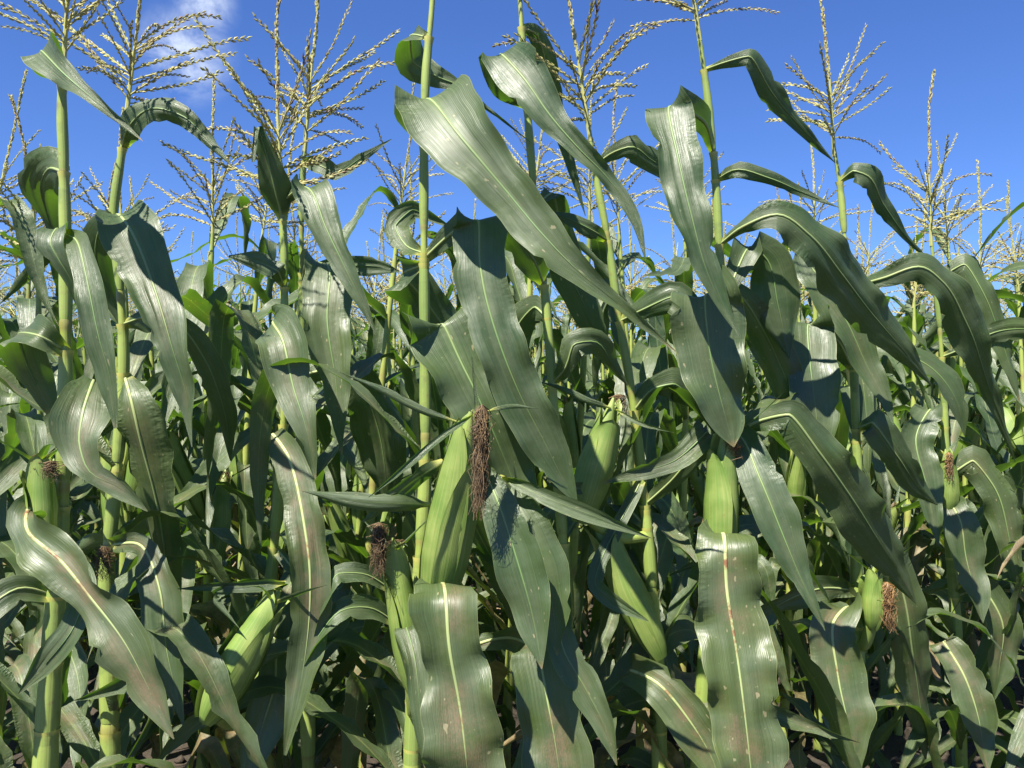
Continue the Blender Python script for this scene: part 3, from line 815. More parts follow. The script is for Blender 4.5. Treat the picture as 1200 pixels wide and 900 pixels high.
# plant with the drooping flag leaf and the long ragged leaf low at the field's end
h = Hero('corn plant whose low leaf hangs long with a pale rib and brown stain', 1.20,
         [(75, 72), (73, 100), (75, 200), (77, 300), (77, 400), (76, 500), (72, 600), (62, 750), (55, 860)], 0.0195, 0.0065, 101, 40)
h.tassel(26, 0.93)
h.leaf([(73, 99, 0, 16), (60, 82, -4, 44), (46, 58, -8, 54), (72, 84, -11, 42), (108, 115, -12, 22), (140, 141, -12, 13), (167, 165, -12, 1)], dirt=.1)
h.leaf([(73, 204, 0, 18), (60, 198, 4, 66), (48, 222, 8, 60), (55, 252, 10, 38), (66, 292, 11, 6)], dirt=.1, lean=-0.3)
h.leaf([(80, 275, 0, 18), (90, 283, -4, 34), (103, 330, -6, 36, 10), (115, 390, -6, 36, 15), (128, 440, -5, 30), (136, 502, -4, 5)], dirt=.1)
h.leaf([(80, 278, 0, 18), (66, 266, -3, 34), (58, 284, -5, 36), (68, 304, -5, 30), (84, 330, -4, 18), (92, 360, -3, 3)], dirt=.1)
h.leaf([(74, 413, 0, 22), (48, 395, -3, 46, 30), (20, 390, 1, 60, 35), (34, 430, 4, 62), (60, 484, 6, 20)], dirt=.2)
h.leaf([(80, 470, 0, 18), (108, 448, -3, 40), (97, 485, -7, 74), (92, 522, -8, 58), (106, 552, -8, 32, 35), (140, 572, -7, 30), (173, 599, -6, 2)], dirt=.5)
h.leaf([(66, 590, 0, 22), (34, 596, -6, 50), (32, 618, -9, 64), (75, 660, -11, 80), (108, 705, -12, 60), (148, 757, -12, 76), (178, 812, -11, 52), (204, 866, -11, 2)], dirt=1.0, ruffle=.14)
h.leaf([(62, 640, 0, 20), (100, 690, -6, 30), (86, 735, -8, 42), (55, 776, -8, 38), (22, 813, -8, 2)], dirt=.3)
h.leaf([(62, 700, 0, 20), (20, 690, -4, 40), (-20, 720, -6, 50), (-50, 790, -6, 30)], dirt=.5)
e = h.ear((52, 655), (46, 530), 19, -4, 4, .03, M_SILK, 30)
h.silk((60, 540), -8, .03, .010, 40, M_SILK, parent=e)
h.fill([(0.50, 20, .55, .09), (0.62, 200, .55, .085), (0.72, 60, .6, .09), (.9, 130, .6, .08)])
HEROES.append(h)

h = Hero('corn plant with a straw tassel leaning over a cupped, right-folding top leaf', 1.36,
         [(149, 128), (143, 176), (133, 258), (140, 330), (145, 420), (138, 540), (125, 680), (128, 800)], 0.0175, 0.006, 102, 130)
h.tassel(27, 0.98)
h.leaf([(143, 176, 0, 16), (150, 152, -3, 44), (176, 128, -5, 36), (213, 136, -6, 32, 20), (245, 166, -6, 18), (271, 194, -6, 1)], dirt=.1)
h.leaf([(133, 260, 0, 18), (138, 254, -4, 56), (152, 268, -8, 66, 0, 0), (180, 335, -10, 66, 10), (202, 405, -10, 46), (216, 455, -9, 26), (225, 524, -8, 1)], dirt=.3)
h.leaf([(133, 262, 0, 18), (116, 268, 4, 44), (112, 300, 6, 44), (128, 345, 8, 30), (140, 380, 8, 4)], dirt=.1, lean=-0.3)
h.leaf([(143, 440, 0, 20), (155, 470, -4, 60), (172, 540, -5, 66, -20), (186, 610, -5, 54), (200, 690, -4, 30), (214, 770, -3, 2)], dirt=.4, lean=-0.3)
h.leaf([(142, 380, 0, 18), (170, 372, -3, 36), (204, 376, -4, 34, 35), (240, 420, -4, 44), (262, 480, -4, 34), (270, 540, -3, 2)], dirt=.2, lean=-0.4)
h.leaf([(130, 640, 0, 18), (165, 640, -4, 40), (188, 690, -6, 54), (196, 760, -6, 44), (215, 850, -6, 3)], dirt=.6)
h.silk((122, 640), -5, .06, .012, 60, M_SILK)
h.fill([(0.55, 330, .6, .09), (0.68, 150, .6, .09), (0.85, 10, .6, .09), (.98, 190, .62, .085), (1.1, 80, .6, .085)])
HEROES.append(h)

# two plants side by side, tassels overlapping
h = Hero('corn plant with dark upright tassel and ear tipped sideways low on its stalk', 1.42,
         [(330, 232), (333, 300), (333, 400), (332, 500), (325, 600), (315, 700), (304, 830)], 0.0150, 0.0062, 103, 285)
h.tassel(27, 1.07)
h.leaf([(332, 262, 0, 16), (322, 220, -3, 42), (310, 172, -5, 24), (302, 148, -6, 14), (297, 190, -7, 4)], dirt=.1)
h.leaf([(333, 240, 0, 15), (348, 222, -5, 38), (362, 222, -8, 44, 0, 10), (382, 267, -10, 44), (406, 318, -10, 32), (426, 357, -9, 16), (441, 393, -8, 1)], dirt=.15)
h.leaf([(333, 375, 0, 22), (322, 378, -4, 50), (331, 398, -8, 60, 0, 18), (344, 455, -9, 52), (360, 505, -9, 30), (370, 562, -8, 2)], dirt=.35)
h.leaf([(333, 335, 0, 18), (326, 318, -4, 30), (300, 306, -2, 26), (268, 300, 0, 3)], dirt=.1)
h.leaf([(328, 540, 0, 20), (320, 510, -4, 36), (336, 532, -8, 46), (352, 590, -10, 46), (362, 660, -10, 48, 22), (362, 730, -9, 46, 28), (352, 800, -8, 36), (334, 885, -7, 4)], dirt=1.0)
h.leaf([(310, 760, 0, 20), (322, 748, -5, 38), (322, 800, -7, 42), (308, 850, -7, 54), (290, 915, -7, 20)], dirt=.7)
h.leaf([(322, 640, 0, 18), (372, 690, -4, 34), (412, 690, -6, 46, 35), (392, 726, -8, 40, 30), (346, 782, -8, 4)], dirt=.3)
e = h.ear((240, 846), (328, 692), 25, -17, 2, 0.0, None, 0, d_tip=-14)
h.leaf([(334, 682, -14, 12), (300, 686, -16, 15), (255, 688, -17, 13), (208, 690, -17, 1)], dirt=0, gutter=.7, attach=False, name='husk_blade', rib=False)
h.leaf([(330, 690, -14, 10), (285, 684, -16, 14), (250, 700, -17, 14), (280, 736, -17, 1)], dirt=0, gutter=.7, attach=False, name='husk_blade', rib=False)
h.fill([(0.5, 100, .6, .09), (0.66, 300, .6, .09), (0.78, 170, .6, .09), (1.0, 40, .62, .09), (1.05, 225, .6, .085)])
HEROES.append(h)

h = Hero('corn plant with a long sunlit blade hanging straight down beside the dark tassel', 1.56,
         [(358, 165), (355, 200), (354, 360), (352, 500), (356, 640), (360, 800)], 0.0140, 0.006, 104, 362)
h.tassel(27, 1.07)
h.leaf([(355, 192, 0, 12), (376, 194, -3, 26), (392, 202, -3, 22), (422, 186, -4, 15), (459, 163, -5, 1)], dirt=.1)
h.leaf([(354, 330, 0, 18), (362, 306, -5, 40), (382, 308, -9, 54, 0, 2), (384, 380, -12, 56), (392, 442, -12, 40), (398, 490, -11, 20), (401, 533, -11, 1)], dirt=.2)
h.leaf([(354, 320, 0, 16), (400, 312, 3, 22), (440, 312, 4, 22), (468, 318, 4, 2)], dirt=.1)
h.leaf([(352, 440, 0, 18), (400, 430, 2, 50), (432, 470, 3, 70, -20), (450, 540, 3, 60), (455, 600, 3, 3)], dirt=.2, lean=-0.4)
h.fill([(0.55, 60, .6, .09), (0.75, 250, .62, .09), (0.92, 320, .62, .09), (1.08, 160, .62, .09)])
HEROES.append(h)

# the central plant with the big ear and its hanging brown silk
h = Hero('tall corn plant with the biggest ear, its thick dark brown silk hanging beside it', 1.30,
         [(508, -22), (506, 10), (499, 90), (497, 170), (497, 300), (498, 420), (498, 560), (490, 700), (484, 860)], 0.0150, 0.0068, 105, 478)
h.tassel(25, 0.93)
h.leaf([(504, 46, 0, 13), (482, 43, 3, 40, 10), (484, 72, 5, 52), (512, 90, 5, 36), (535, 100, 5, 20), (562, 120, 5, 9), (621, 166, 4, 1)], dirt=.1, lean=-0.3)
h.leaf([(493, 168, 0, 17), (484, 148, -4, 50), (500, 114, -9, 86, 0, 8), (540, 162, -13, 84, 0, 40), (590, 220, -14, 84), (635, 274, -14, 66), (680, 320, -13, 42), (728, 360, -12, 22), (792, 412, -10, 1)], dirt=.1, gutter=.4, ruffle=.04)
h.leaf([(497, 298, 0, 18), (476, 288, 3, 36), (463, 266, 5, 34), (482, 246, 7, 22), (531, 268, 8, 2)], dirt=.1)
h.leaf([(498, 300, 0, 18), (530, 272, -4, 44), (560, 258, -8, 60, 0, 5), (562, 310, -10, 64), (578, 380, -11, 72), (606, 455, -11, 74), (640, 522, -10, 60), (662, 565, -9, 30), (677, 592, -9, 1)], dirt=.1, gutter=.2, lean=.04)
h.leaf([(498, 420, 0, 20), (492, 392, -4, 66), (516, 376, -8, 88, 0, 6), (545, 435, -9, 104, 10), (575, 500, -9, 98, 10), (605, 572, -8, 68), (628, 640, -7, 3)], dirt=.1, gutter=.3, lean=-.02)
h.leaf([(498, 310, 0, 18), (474, 322, 4, 52), (498, 352, 6, 62), (540, 412, 8, 60), (582, 484, 8, 48), (612, 556, 8, 3)], dirt=.1, lean=-0.3)
# leaf under the ear
h.leaf([(494, 716, 0, 26), (508, 700, -12, 66), (521, 690, -17, 70, 0, 7), (523, 702, -18.5, 80, 0, 4), (526, 750, -19, 72), (536, 815, -18, 92), (546, 885, -18, 98), (552, 960, -12, 70), (556, 1020, -11, 3)], dirt=.8, gutter=.16, ruffle=.14)
h.leaf([(496, 780, 2, 20), (600, 748, 0, 30), (630, 764, -6, 66, 0, 4), (645, 840, -8, 82, 10), (656, 905, -8, 88), (664, 980, -7, 20)], dirt=.8, attach=False)
h.leaf([(560, 545, -9, 22), (576, 570, -12, 40), (598, 630, -13, 64), (616, 692, -13, 62), (628, 742, -12, 36), (635, 784, -12, 1)], dirt=0, attach=False, gutter=.3)
h.leaf([(590, 560, -6, 30), (614, 612, -9, 66), (637, 672, -9, 66, 15), (648, 715, -8, 40), (653, 768, -8, 2)], dirt=.1, attach=False)
h.leaf([(640, 610, -3, 15), (655, 690, -5, 26), (660, 760, -7, 42), (685, 805, -7, 50), (708, 850, -7, 30), (723, 897, -7, 1)], dirt=.3, attach=False)
e = h.ear((508, 722), (552, 482), 30, -10, 0, 0.0, None, 0, d_tip=-15)
h.silk((565, 474), -20, .155, .0105, 230, M_SILK, (-0.03, 0.0, -1.0), e, flare=.15)
for st in ([(535, 494, -16, 9), (500, 483, -17, 12), (450, 458, -17, 12), (398, 436, -17, 1)],
           [(557, 484, -17, 8), (520, 510, -19, 11), (478, 545, -20, 12), (432, 583, -20, 1)],
           [(570, 482, -16, 5), (600, 476, -17, 6), (632, 479, -17, 1)],
           [(560, 490, -16, 7), (557, 455, -16, 5), (553, 418, -16, 1)],
           [(505, 592, -8, 20), (470, 590, -12, 24), (410, 586, -13, 22), (352, 575, -13, 1)],
           [(588, 558, -9, 16), (640, 583, -12, 26), (700, 606, -13, 24), (764, 631, -13, 1)]):
    h.leaf(st, dirt=0, gutter=.75, attach=False, name='husk_blade', rib=False, ruffle=.03)
h.leaf([(520, 540, -8, 14), (488, 562, -10, 34, 40), (455, 588, -10, 30, 40), (425, 612, -9, 2)], dirt=.1, attach=False, name='husk_blade', rib=False)
# the plant's second, half-hidden ear
e = h.ear((486, 812), (460, 630), 18, -6, 3, .02, None, 30)
h.leaf([(494, 860, 0, 20), (488, 800, -9, 26), (476, 735, -11, 30), (486, 770, -13, 32, 20), (492, 830, -14, 26), (500, 905, -14, 3)], dirt=.2, attach=False)
h.silk((444, 612), -9, .085, .011, 130, M_SILK, (0, 0, -1), e, flare=.1)
h.leaf([(462, 728, 3, 14), (432, 712, 0, 30, 40), (398, 716, -3, 40, 50), (368, 752, -4, 38, 45), (340, 796, -4, 2)], dirt=.1, attach=False, ruffle=.16)
h.leaf([(458, 690, 3, 12), (425, 672, 0, 26, 40), (395, 672, -2, 34, 50), (376, 706, -3, 34, 45), (362, 764, -3, 2)], dirt=.1, attach=False, ruffle=.16)
h.fill([(0.55, 120, .55, .085), (0.7, 250, .6, .09), (0.85, 60, .6, .09), (1.0, 170, .6, .08), (.62, 200, .6, .09)])
HEROES.append(h)

h = Hero('corn plant with a top leaf striped by tassel shadows', 1.42,
         [(609, -6), (611, 30), (615, 90), (622, 180), (629, 260), (637, 330), (645, 420), (650, 500), (660, 640), (668, 800)], 0.0135, 0.006, 106, 670)
h.tassel(25, 0.93)
h.leaf([(615, 124, 0, 13), (594, 106, -4, 40), (588, 66, -8, 54, 0, 32), (612, 90, -11, 58, 0, 45), (645, 135, -12, 50), (680, 175, -12, 34), (710, 205, -11, 24), (742, 252, -10, 19), (757, 306, -10, 1)], dirt=.1)
h.leaf([(612, 33, 0, 12), (628, 40, 3, 28), (640, 76, 5, 32), (652, 130, 6, 24), (666, 182, 6, 16), (686, 253, 5, 1)], dirt=.1, lean=-0.3)
h.leaf([(629, 240, 0, 14), (648, 224, 3, 32), (655, 260, 5, 38), (668, 320, 6, 52), (692, 375, 6, 46), (712, 434, 5, 2)], dirt=.1, lean=-0.35)
h.leaf([(637, 335, 0, 16), (626, 305, -4, 58), (606, 276, -7, 60), (588, 262, -9, 40), (574, 282, -10, 8)], dirt=.1)
h.leaf([(648, 448, 0, 18), (663, 430, -3, 30), (672, 404, -4, 46), (696, 400, -3, 40), (720, 430, 0, 22), (736, 452, 2, 1)], dirt=.1)
h.leaf([(640, 370, 0, 16), (625, 360, 4, 40), (608, 380, 6, 46), (600, 440, 7, 40), (605, 520, 7, 2)], dirt=.1, lean=-0.3)
h.silk((616, 535), -4, .05, .010, 50, M_SILK)
h.fill([(0.55, 30, .6, .085), (0.7, 200, .6, .09), (0.85, 310, .55, .085), (1.0, 100, .6, .09), (.62, 270, .6, .09)])
HEROES.append(h)

h = Hero('leaning corn plant with a slim upright ear and a second fat ear below', 1.48,
         [(690, 152), (699, 210), (713, 285), (725, 370), (737, 440), (750, 540), (760, 640), (768, 760), (772, 860)], 0.0150, 0.006, 107, 780)
h.tassel(27, 1.07)
h.leaf([(704, 193, 0, 12), (722, 177, -3, 26), (740, 172, -4, 36), (764, 188, -3, 40), (792, 204, 0, 34), (815, 218, 2, 2)], dirt=.1, lean=-0.5)
h.leaf([(713, 283, 0, 13), (698, 272, -3, 24), (670, 258, -4, 20), (640, 248, -4, 1)], dirt=.1)
h.leaf([(728, 378, 0, 16), (755, 362, -4, 34), (790, 348, -6, 44), (812, 372, -6, 46), (825, 420, -5, 3)], dirt=.1)
h.leaf([(740, 482, 0, 18), (765, 456, -2, 36), (790, 450, -3, 48), (815, 470, -2, 28), (826, 482, -1, 1)], dirt=.1, lean=-0.5)
h.leaf([(755, 590, 0, 18), (790, 560, -4, 34), (830, 505, -8, 36), (790, 540, -9, 32), (750, 553, -9, 22), (706, 566, -9, 1)], dirt=.2)
h.leaf([(765, 800, 0, 20), (738, 785, -4, 34), (770, 800, -8, 62), (806, 842, -9, 66), (836, 892, -9, 50), (852, 945, -9, 3)], dirt=1.0)
h.leaf([(757, 620, 0, 18), (730, 590, 2, 50), (738, 640, 2, 64), (750, 700, 2, 50), (742, 760, 2, 3)], dirt=.3, lean=-0.25)
h.leaf([(752, 560, 0, 18), (700, 690, -6, 22), (720, 705, -7, 26), (760, 728, -8, 1)], dirt=.1, attach=False)
e = h.ear((679, 612), (719, 466), 21, -6, 0, 0, None, 0)
h.silk((724, 462), -4, .04, .013, 70, M_SILK, (0.2, 0, -1), e)
for st in ([(716, 478, -7, 8), (690, 470, -9, 10), (660, 456, -9, 9), (632, 447, -9, 1)],
           [(722, 480, -6, 6), (745, 494, -7, 7), (790, 507, -7, 1)],
           [(700, 570, -6, 10), (670, 572, -9, 16), (640, 566, -9, 1)]):
    h.leaf(st, dirt=0, gutter=.75, attach=False, name='husk_blade', rib=False, ruffle=.03)
h.ear((774, 770), (692, 604), 22, -4, 1, 0, None, 0)
h.fill([(0.5, 220, .6, .09), (0.62, 20, .6, .09), (0.9, 70, .6, .085), (1.05, 300, .5, .08), (.75, 150, .6, .09)])
HEROES.append(h)

h = Hero('corn plant with a pale green ear above a broad flat hanging leaf', 1.45,
         [(818, 34), (828, 105), (837, 190), (843, 290), (848, 380), (850, 480), (847, 560), (836, 660), (826, 780), (820, 880)], 0.0150, 0.0065, 108, 808)
h.tassel(26, 1.07)
h.leaf([(831, 82, 0, 10), (850, 73, -3, 15), (878, 66, -5, 28), (905, 108, -5, 40), (936, 146, -4, 24), (979, 191, -3, 1)], dirt=.1, lean=-0.55)
h.leaf([(837, 178, 0, 13), (828, 145, -5, 42), (784, 124, -10, 54, 0, 22), (794, 180, -13, 56), (809, 250, -13, 52), (825, 310, -12, 38), (845, 355, -11, 22), (868, 396, -11, 1)], dirt=.1)
h.leaf([(846, 350, 0, 18), (842, 345, -4, 60), (826, 352, -9, 86, 0, 10), (834, 420, -11, 86), (847, 470, -11, 70), (856, 508, -10, 30), (860, 524, -10, 1)], dirt=.15, gutter=.16, lean=0.05)
h.leaf([(838, 212, 0, 11), (862, 199, -3, 20), (900, 208, -4, 20, 40), (940, 225, -4, 14), (983, 243, -4, 1)], dirt=.1)
h.leaf([(843, 286, 0, 12), (870, 266, -4, 24), (912, 252, -6, 42), (946, 275, -7, 68), (985, 320, -7, 86), (1025, 370, -6, 72), (1060, 412, -5, 40), (1092, 452, -4, 1)], dirt=.15, lean=-0.5)
h.leaf([(847, 335, 0, 14), (865, 345, 3, 38), (890, 380, 5, 58), (915, 430, 5, 58), (935, 480, 4, 40), (946, 524, 3, 2)], dirt=.1, lean=-0.4)
h.leaf([(838, 645, 0, 24), (845, 632, -11, 62), (848, 625, -15, 58, 0, 5), (850, 636, -16.5, 66, 0, 3), (853, 690, -16.5, 82), (862, 760, -16, 88), (873, 840, -16, 84), (885, 930, -15, 86), (892, 1010, -10, 3)], dirt=1.0, gutter=.14, ruffle=.14)
h.leaf([(851, 505, 0, 18), (868, 512, -5, 42), (890, 560, -9, 60), (915, 620, -10, 55), (940, 680, -10, 30), (967, 739, -10, 1)], dirt=.15)
h.leaf([(850, 525, 0, 14), (884, 496, -5, 32), (925, 486, -8, 48), (960, 530, -10, 68), (995, 580, -10, 86), (1030, 635, -9, 78), (1055, 672, -8, 46), (1074, 708, -8, 1)], dirt=.2, lean=-0.45)
h.leaf([(849, 350, 0, 14), (880, 290, 4, 60), (895, 300, 5, 60), (912, 360, 6, 60), (925, 420, 6, 3)], dirt=.1, attach=False)
e = h.ear((844, 672), (850, 498), 22, -8, 2, 0, None, 0)
h.silk((857, 510), -9, .04, .011, 80, M_SILK2, (0.1, 0, -1), e)
h.fill([(0.5, 150, .6, .09), (0.68, 10, .6, .09), (0.9, 45, .6, .09), (1.0, 200, .55, .085), (.78, 250, .55, .085)])
HEROES.append(h)

h = Hero('corn plant with open straw tassel and amber silk at a low tucked ear', 1.70,
         [(977, 172), (983, 208), (990, 280), (999, 400), (1003, 500), (1005, 560), (1003, 650), (1006, 740), (1004, 820)], 0.0145, 0.006, 109, 1004)
h.tassel(27, 1.02, (-0.06, 0))
h.leaf([(984, 214, 0, 10), (1000, 200, -3, 26), (1014, 204, -4, 36), (1035, 240, -4, 30), (1060, 275, -4, 14), (1088, 304, -4, 1)], dirt=.1, lean=-0.5)
h.leaf([(1000, 434, 0, 14), (984, 402, -4, 48), (948, 377, -9, 58, 0, 8), (949, 430, -11, 60), (957, 490, -11, 56), (963, 545, -10, 3)], dirt=.2)
h.leaf([(992, 300, 0, 12), (960, 290, -3, 30), (945, 300, -5, 44), (968, 340, -6, 56), (993, 380, -6, 54), (1018, 432, -5, 40), (1036, 466, -5, 22), (1047, 498, -5, 1)], dirt=.2)
h.leaf([(1003, 505, 0, 14), (1022, 495, -4, 42), (1050, 533, -5, 50), (1078, 572, -4, 36), (1099, 592, -3, 1)], dirt=.2, lean=-0.4)
h.leaf([(1005, 725, 0, 16), (990, 712, -6, 46), (977, 730, -9, 56), (982, 790, -9, 64), (993, 850, -9, 58), (1001, 920, -8, 3)], dirt=.9)
h.leaf([(996, 335, 0, 12), (1035, 326, -5, 28), (1080, 313, -8, 36), (1106, 330, -9, 52), (1132, 378, -9, 62), (1150, 428, -8, 40), (1170, 482, -7, 20), (1190, 542, -7, 1)], dirt=.15, lean=-0.45)
h.leaf([(1000, 400, 0, 12), (1040, 408, -4, 36, 30), (1090, 432, -5, 44, 30), (1120, 470, -5, 34), (1130, 510, -4, 2)], dirt=.15)
h.leaf([(1003, 690, 0, 14), (960, 690, -5, 34), (915, 705, -7, 44, 30), (885, 730, -7, 30), (870, 760, -6, 2)], dirt=.4)
h.leaf([(1004, 650, 0, 16), (1040, 640, -4, 44), (1060, 700, -5, 60), (1068, 760, -5, 52), (1080, 830, -5, 40), (1085, 890, -5, 3)], dirt=.5, lean=-0.3)
e = h.ear((1022, 738), (1024, 664), 15, -5, 3, 0, None, 0)
h.silk((1040, 682), -7, .10, .013, 130, M_SILK2, (0.04, 0, -1), e, flare=.2)
h.fill([(0.5, 0, .55, .085), (0.62, 180, .55, .085), (1.0, 70, .6, .085), (1.15, 300, .5, .08)])
HEROES.append(h)

h = Hero('slim corn plant with a small brown-tipped ear at the end of the front plants', 2.00,
         [(1091, 278), (1094, 310), (1100, 370), (1105, 440), (1108, 520), (1110, 600), (1118, 700), (1124, 790)], 0.0145, 0.006, 110, 1128)
h.tassel(27, 1.07, (-0.03, 0))
h.leaf([(1107, 418, 0, 12), (1135, 405, -4, 18), (1165, 390, -5, 28), (1205, 386, -5, 30), (1255, 412, -5, 1)], dirt=.1, lean=-0.5)
h.leaf([(1112, 610, 0, 12), (1114, 592, -5, 40), (1122, 604, -7, 42), (1133, 652, -7, 46), (1146, 702, -7, 30), (1152, 730, -7, 1)], dirt=.4)
h.leaf([(1116, 760, 0, 14), (1105, 750, -5, 42), (1128, 788, -7, 48), (1145, 838, -7, 48), (1158, 905, -7, 3)], dirt=.8)
h.leaf([(1118, 700, 0, 14), (1150, 690, -4, 40), (1172, 725, -5, 44), (1172, 780, -5, 36), (1165, 820, -5, 2)], dirt=.6)
h.leaf([(1096, 330, 0, 10), (1130, 310, -3, 30), (1150, 340, -4, 36), (1175, 400, -4, 30), (1195, 470, -4, 2)], dirt=.1)
h.leaf([(1108, 500, 0, 12), (1090, 480, -4, 36), (1075, 510, -6, 44), (1085, 570, -6, 40), (1100, 640, -6, 2)], dirt=.2)
h.leaf([(1109, 560, 0, 12), (1140, 540, -3, 40), (1165, 570, -4, 46), (1185, 640, -4, 34), (1195, 700, -4, 2)], dirt=.3)
e = h.ear((1110, 600), (1108, 526), 12, -5, 2, 0, None, 0)
h.silk((1112, 530), -8, .07, .008, 60, M_SILK2, (0.02, 0, -1), e)
h.fill([(0.5, 200, .55, .085), (0.7, 30, .55, .085), (.9, 330, .55, .08), (1.1, 150, .5, .08)])
HEROES.append(h)
for h in HEROES: h.finish()

# ------------------------------------------------------------------ the rows behind, plant by plant
def plain_stalk(rng, H=1.38, n=60):
    s = np.linspace(0, 1, n); z = -0.03 + s * (H + 0.03)
    bx, by = rng.uniform(-0.05, 0.05, 2)
    P = np.stack([bx * s ** 2 + 0.008 * np.sin(s * 6 + rng.uniform(0, 6)), by * s ** 2 + 0.008 * np.sin(s * 5 + rng.uniform(0, 6)), z], -1)
    R = np.interp(s, [0, 0.4, 0.8, 1], [0.0140, 0.0110, 0.0068, 0.0042]); uvy = np.zeros(n)
    zn = 0.14; nodes = []
    while zn < H - 0.08:
        g = np.exp(-((z - zn) / 0.012) ** 2); R = R + 0.0016 * g; uvy = np.maximum(uvy, g * 0.8)
        nodes.append(zn); zn += rng.uniform(0.115, 0.15)
    # sheath steps
    for zc in nodes:
        x = np.clip((z - zc) / 0.11, 0, 1); R = R + 0.0015 * ((z > zc) & (z < zc + 0.11)) * np.sin(x * np.pi / 2)
    V, F, U = tube(P, R, 9, uvy)
    return make_mesh('stalk', V, F, M_STALK, U), P, nodes
STALKS = [plain_stalk(RNG) for i in range(8)]
def library_ear(rng, r, k):
    root = add_ear(None, Matrix.Identity(4), rng.uniform(0.20, 0.25), rng.uniform(0.020, 0.025), r, rng, 3, rng.uniform(.05, .09), M_SILK if k % 3 else M_SILK2, 34, .011)
    return root
EARS = [library_ear(RNG, rnd, k) for k in range(5)]
used_ear = [False] * len(EARS)
def copy_tree(o, parent):
    c = o.copy(); COL.objects.link(c); c.parent = parent
    for ch in o.children:
        d = ch.copy(); COL.objects.link(d); d.parent = c
    return c

ORD = ['front', 'second', 'third', 'fourth', 'fifth', 'sixth', 'seventh', 'eighth', 'ninth', 'tenth', 'eleventh', 'twelfth']
def build_plant(x, y, row, r, detail, label, group):
    root = bpy.data.objects.new('corn_plant', None); COL.objects.link(root); root.empty_display_size = 0.1
    root.location = (x, y, float(soil_height(np.array(x), np.array(y)))); root.rotation_euler = (r.uniform(-.04, .04), r.uniform(-.04, .04), 0)
    root['label'] = label; root['category'] = 'corn plant'; root['group'] = group
    me, P, nodes = STALKS[r.randrange(len(STALKS))]
    k = r.uniform(0.93, 1.20); rz = r.uniform(0, 6.28)
    Ms = Matrix.Rotation(rz, 4, 'Z') @ Matrix.Diagonal((1, 1, k, 1))
    add('stalk', me, root, mat=Ms)
    plane = ROW_A + math.pi / 2 + r.gauss(0, 0.7)
    for q, zn in enumerate(nodes):
        zc = zn + 0.11
        if zc < 0.22: continue
        i = int(np.argmin(np.abs(P[:, 2] - zc))); p = Ms @ Vector(P[i])
        f = zc / 1.45
        L = np.interp(f, [0.15, 0.35, 0.6, 0.8, 1.0], [0.52, 0.70, 0.76, 0.60, 0.34]) * r.uniform(0.85, 1.12)
        W = np.interp(f, [0.15, 0.4, 0.7, 1.0], [0.075, 0.098, 0.095, 0.065]) * r.uniform(0.9, 1.1)
        az = plane + (q % 2) * math.pi + r.gauss(0, 0.35)
        add('leaf', LEAVES[r.randrange(len(LEAVES))], root, mat=leaf_matrix(p, az, L, W, r), dirt=max(0.0, r.uniform(0.1, 0.9) * (1.1 - f)))
    for q in range((10 if y < 3.6 else 5) if y < 7 else 0):                 # leaves of the short basal shoots
        p = Vector((r.uniform(-.04, .04), r.uniform(-.04, .04), r.uniform(0.12, 0.62)))
        lf = add('leaf', LEAVES[r.randrange(len(LEAVES))], root, mat=leaf_matrix(p, r.uniform(0, 6.28), r.uniform(.38, .62), r.uniform(.06, .085), r), dirt=r.uniform(0.2, 1.0))
        if r.random() < 0.2: lf['dry'] = r.uniform(0.5, 1.0)
    top = Ms @ Vector(P[-1])
    if detail:
        add_tassel(root, top, (r.uniform(-.12, .12), r.uniform(-.12, .12)), r, r.randint(19, 26), r.uniform(.85, 1.05))
    else:
        add('tassel', FULL_TASSELS[r.randrange(len(FULL_TASSELS))], root, mat=Matrix.Translation(top) @ Matrix.Rotation(r.uniform(-.12, .12), 4, 'Y') @ Matrix.Rotation(r.uniform(0, 6.28), 4, 'Z') @ Matrix.Scale(r.uniform(.95, 1.15), 4))
    for q in range(1 if r.random() < 0.6 else 2):
        ei = r.randrange(len(EARS)); z = r.uniform(0.55, 0.85)
        i = int(np.argmin(np.abs(P[:, 2] - z))); p = Ms @ Vector(P[i]); az = plane + r.choice([0, math.pi]) + r.gauss(0, .4)
        Me = Matrix.Translation(p) @ Matrix.Rotation(az, 4, 'Z') @ Matrix.Rotation(r.uniform(0.12, 0.5), 4, 'Y') @ Matrix.Translation((0.012, 0, 0.01))
        if not used_ear[ei]:
            e = EARS[ei]; e.parent = root; used_ear[ei] = True
        else: e = copy_tree(EARS[ei], root)
        e.matrix_basis = Me
    return root

cands = []
rr = random.Random(23)
for row in range(0, 60):
    o = ROW0 + RN * ROW_GAP * row
    a = -60.0
    while a < 75:
        a += rr.uniform(0.14, 0.21)
        x, y = o + RV * a + RN * rr.gauss(0, 0.025)
        if y < 0.8 or y > 34: continue
        px = 600 + x / y * FPX
        if row == 0 and -330 < px < 1215: continue
        if row == 0 and abs(a) > 2.6: continue
        if px < -130 - 90 / y or px > 1330 + 90 / y: continue
        cands.append((math.hypot(x, y), x, y, row))
cands.sort()
N_IND = 300 - len(HEROES)
SHORT = ['stained-leaf plant', 'cupped-leaf plant', 'sideways-ear plant', 'straight-blade plant', 'biggest-ear plant', 'shadow-striped plant', 'leaning two-eared plant', 'broad-flat-leaf plant', 'amber-silk plant', 'slim end plant']
hpos = sorted(((h.base[:2] - ROW0) @ RV, n) for h, n in zip(HEROES, SHORT))
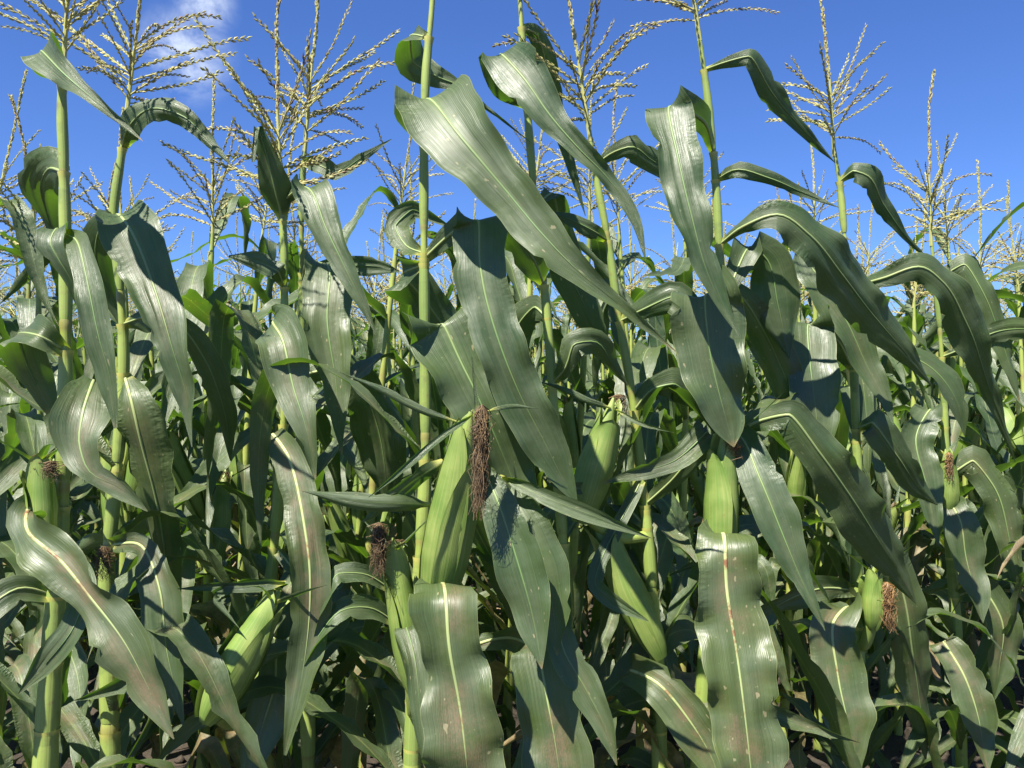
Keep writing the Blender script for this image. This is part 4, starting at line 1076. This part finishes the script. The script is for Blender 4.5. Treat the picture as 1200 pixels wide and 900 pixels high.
def second_row_label(x, y):
    a = (np.array([x, y]) - ROW0) @ RV
    if a < hpos[0][0] - 0.1 or a > hpos[-1][0] + 0.1: return None
    for p, n in hpos:
        if abs(p - a) < 0.055: return 'second-row corn plant squarely behind the %s of the front row' % n
    for (p, n), (q, m) in zip(hpos, hpos[1:]):
        if p <= a <= q: return 'second-row corn plant behind the gap between the %s and the %s' % (n, m)
    return None
for dist, x, y, row in cands[:N_IND]:
    r = random.Random(int(x * 1000) * 31 + int(y * 1000))
    build_plant(x, y, row, r, dist < 3.2,
                (second_row_label(x, y) if row == 1 else None) or 'corn plant standing in the %s row of the field, straw tassel above long drooping leaves' % ORD[row],
                'corn plants in the %s row' % ORD[row])

# everything farther back: one mass of corn
def far_leaf_set():
    out = []
    for i in range(10):
        V, F, U, U2 = plain_leaf(RNG, n=9, nw=3); out.append((V, F, U, U2))
    return out
FL = far_leaf_set()
def build_far(rest):
    VS, FS, US, U2S = [], [], [], []; k = 0
    TV, TF = [], []; TU = []; tk = 0
    SV, SF, SU = [], [], []; sk = 0
    for dist, x, y, row in rest:
        H = rr.uniform(1.33, 1.6); thin = dist > 16
        P = np.array([[x, y, 0.0], [x + rr.uniform(-.03, .03), y, H * .5], [x + rr.uniform(-.05, .05), y, H]])
        V, F, U = tube(P, np.array([0.014, 0.012, 0.006]), 4); SV.append(V); SF.append(F + sk); SU.append(U); sk += len(V)
        plane = rr.uniform(0, 6.28)
        for q in range(5 if thin else 8):
            f = (0.45 + 0.55 * q / 4.0) if thin else 0.25 + 0.75 * q / 7.0
            V, F, U, U2 = FL[rr.randrange(len(FL))]
            az = plane + (q % 2) * math.pi + rr.gauss(0, .4); L = (0.75 - 0.4 * max(0, f - 0.6) / 0.4) * rr.uniform(.85, 1.1); c, s = math.cos(az), math.sin(az)
            R = np.array([[c, -s, 0], [s, c, 0], [0, 0, 1]])
            VS.append((V * np.array([L, L, L])) @ R.T + np.array([x, y, f * H])); FS.append(F + k); US.append(U); U2S.append(U2); k += len(V)
        # tassel: spike and side branches
        for q in range(7 if thin else 11):
            ln = rr.uniform(.26, .34) if q == 0 else rr.uniform(.14, .22)
            el = 1.5 if q == 0 else rr.uniform(0.1, 1.1); az = rr.uniform(0, 6.28); z0 = H + (0.1 if q == 0 else rr.uniform(.02, .12))
            d = np.array([math.cos(el) * math.cos(az), math.cos(el) * math.sin(az), math.sin(el)])
            p0 = np.array([x, y, z0 if q else H]); V, F, U = tube(np.array([p0, p0 + d * ln * .5 + [0, 0, .01], p0 + d * ln]), np.array([.0022, .0026, .0012]) * (1.6 if q == 0 else 1.0), 3)
            U[:, 0] = rr.uniform(0.1, 0.75); TV.append(V); TF.append(F + tk); TU.append(U); tk += len(V)
    o = add('distant_corn', make_mesh('distant_corn', np.concatenate(VS), np.concatenate(FS), M_LEAF, np.concatenate(US), np.concatenate(U2S)), dirt=.2)
    o['kind'] = 'stuff'; o['label'] = 'mass of far corn rows fading together behind the nearer plants'; o['category'] = 'corn field'
    t = add('tassels', make_mesh('tassels', np.concatenate(TV), np.concatenate(TF), M_TASSEL, np.concatenate(TU)), o); t['kind'] = 'stuff'
    t = add('stalks', make_mesh('stalks', np.concatenate(SV), np.concatenate(SF), M_STALK, np.concatenate(SU)), o); t['kind'] = 'stuff'
rest = [c for c in cands[N_IND:] if c[0] < 14 or rr.random() < 0.5]
build_far(rest)
for u_, e in zip(used_ear, EARS):
    if not u_:
        for ch in list(e.children): bpy.data.objects.remove(ch)
        bpy.data.objects.remove(e)
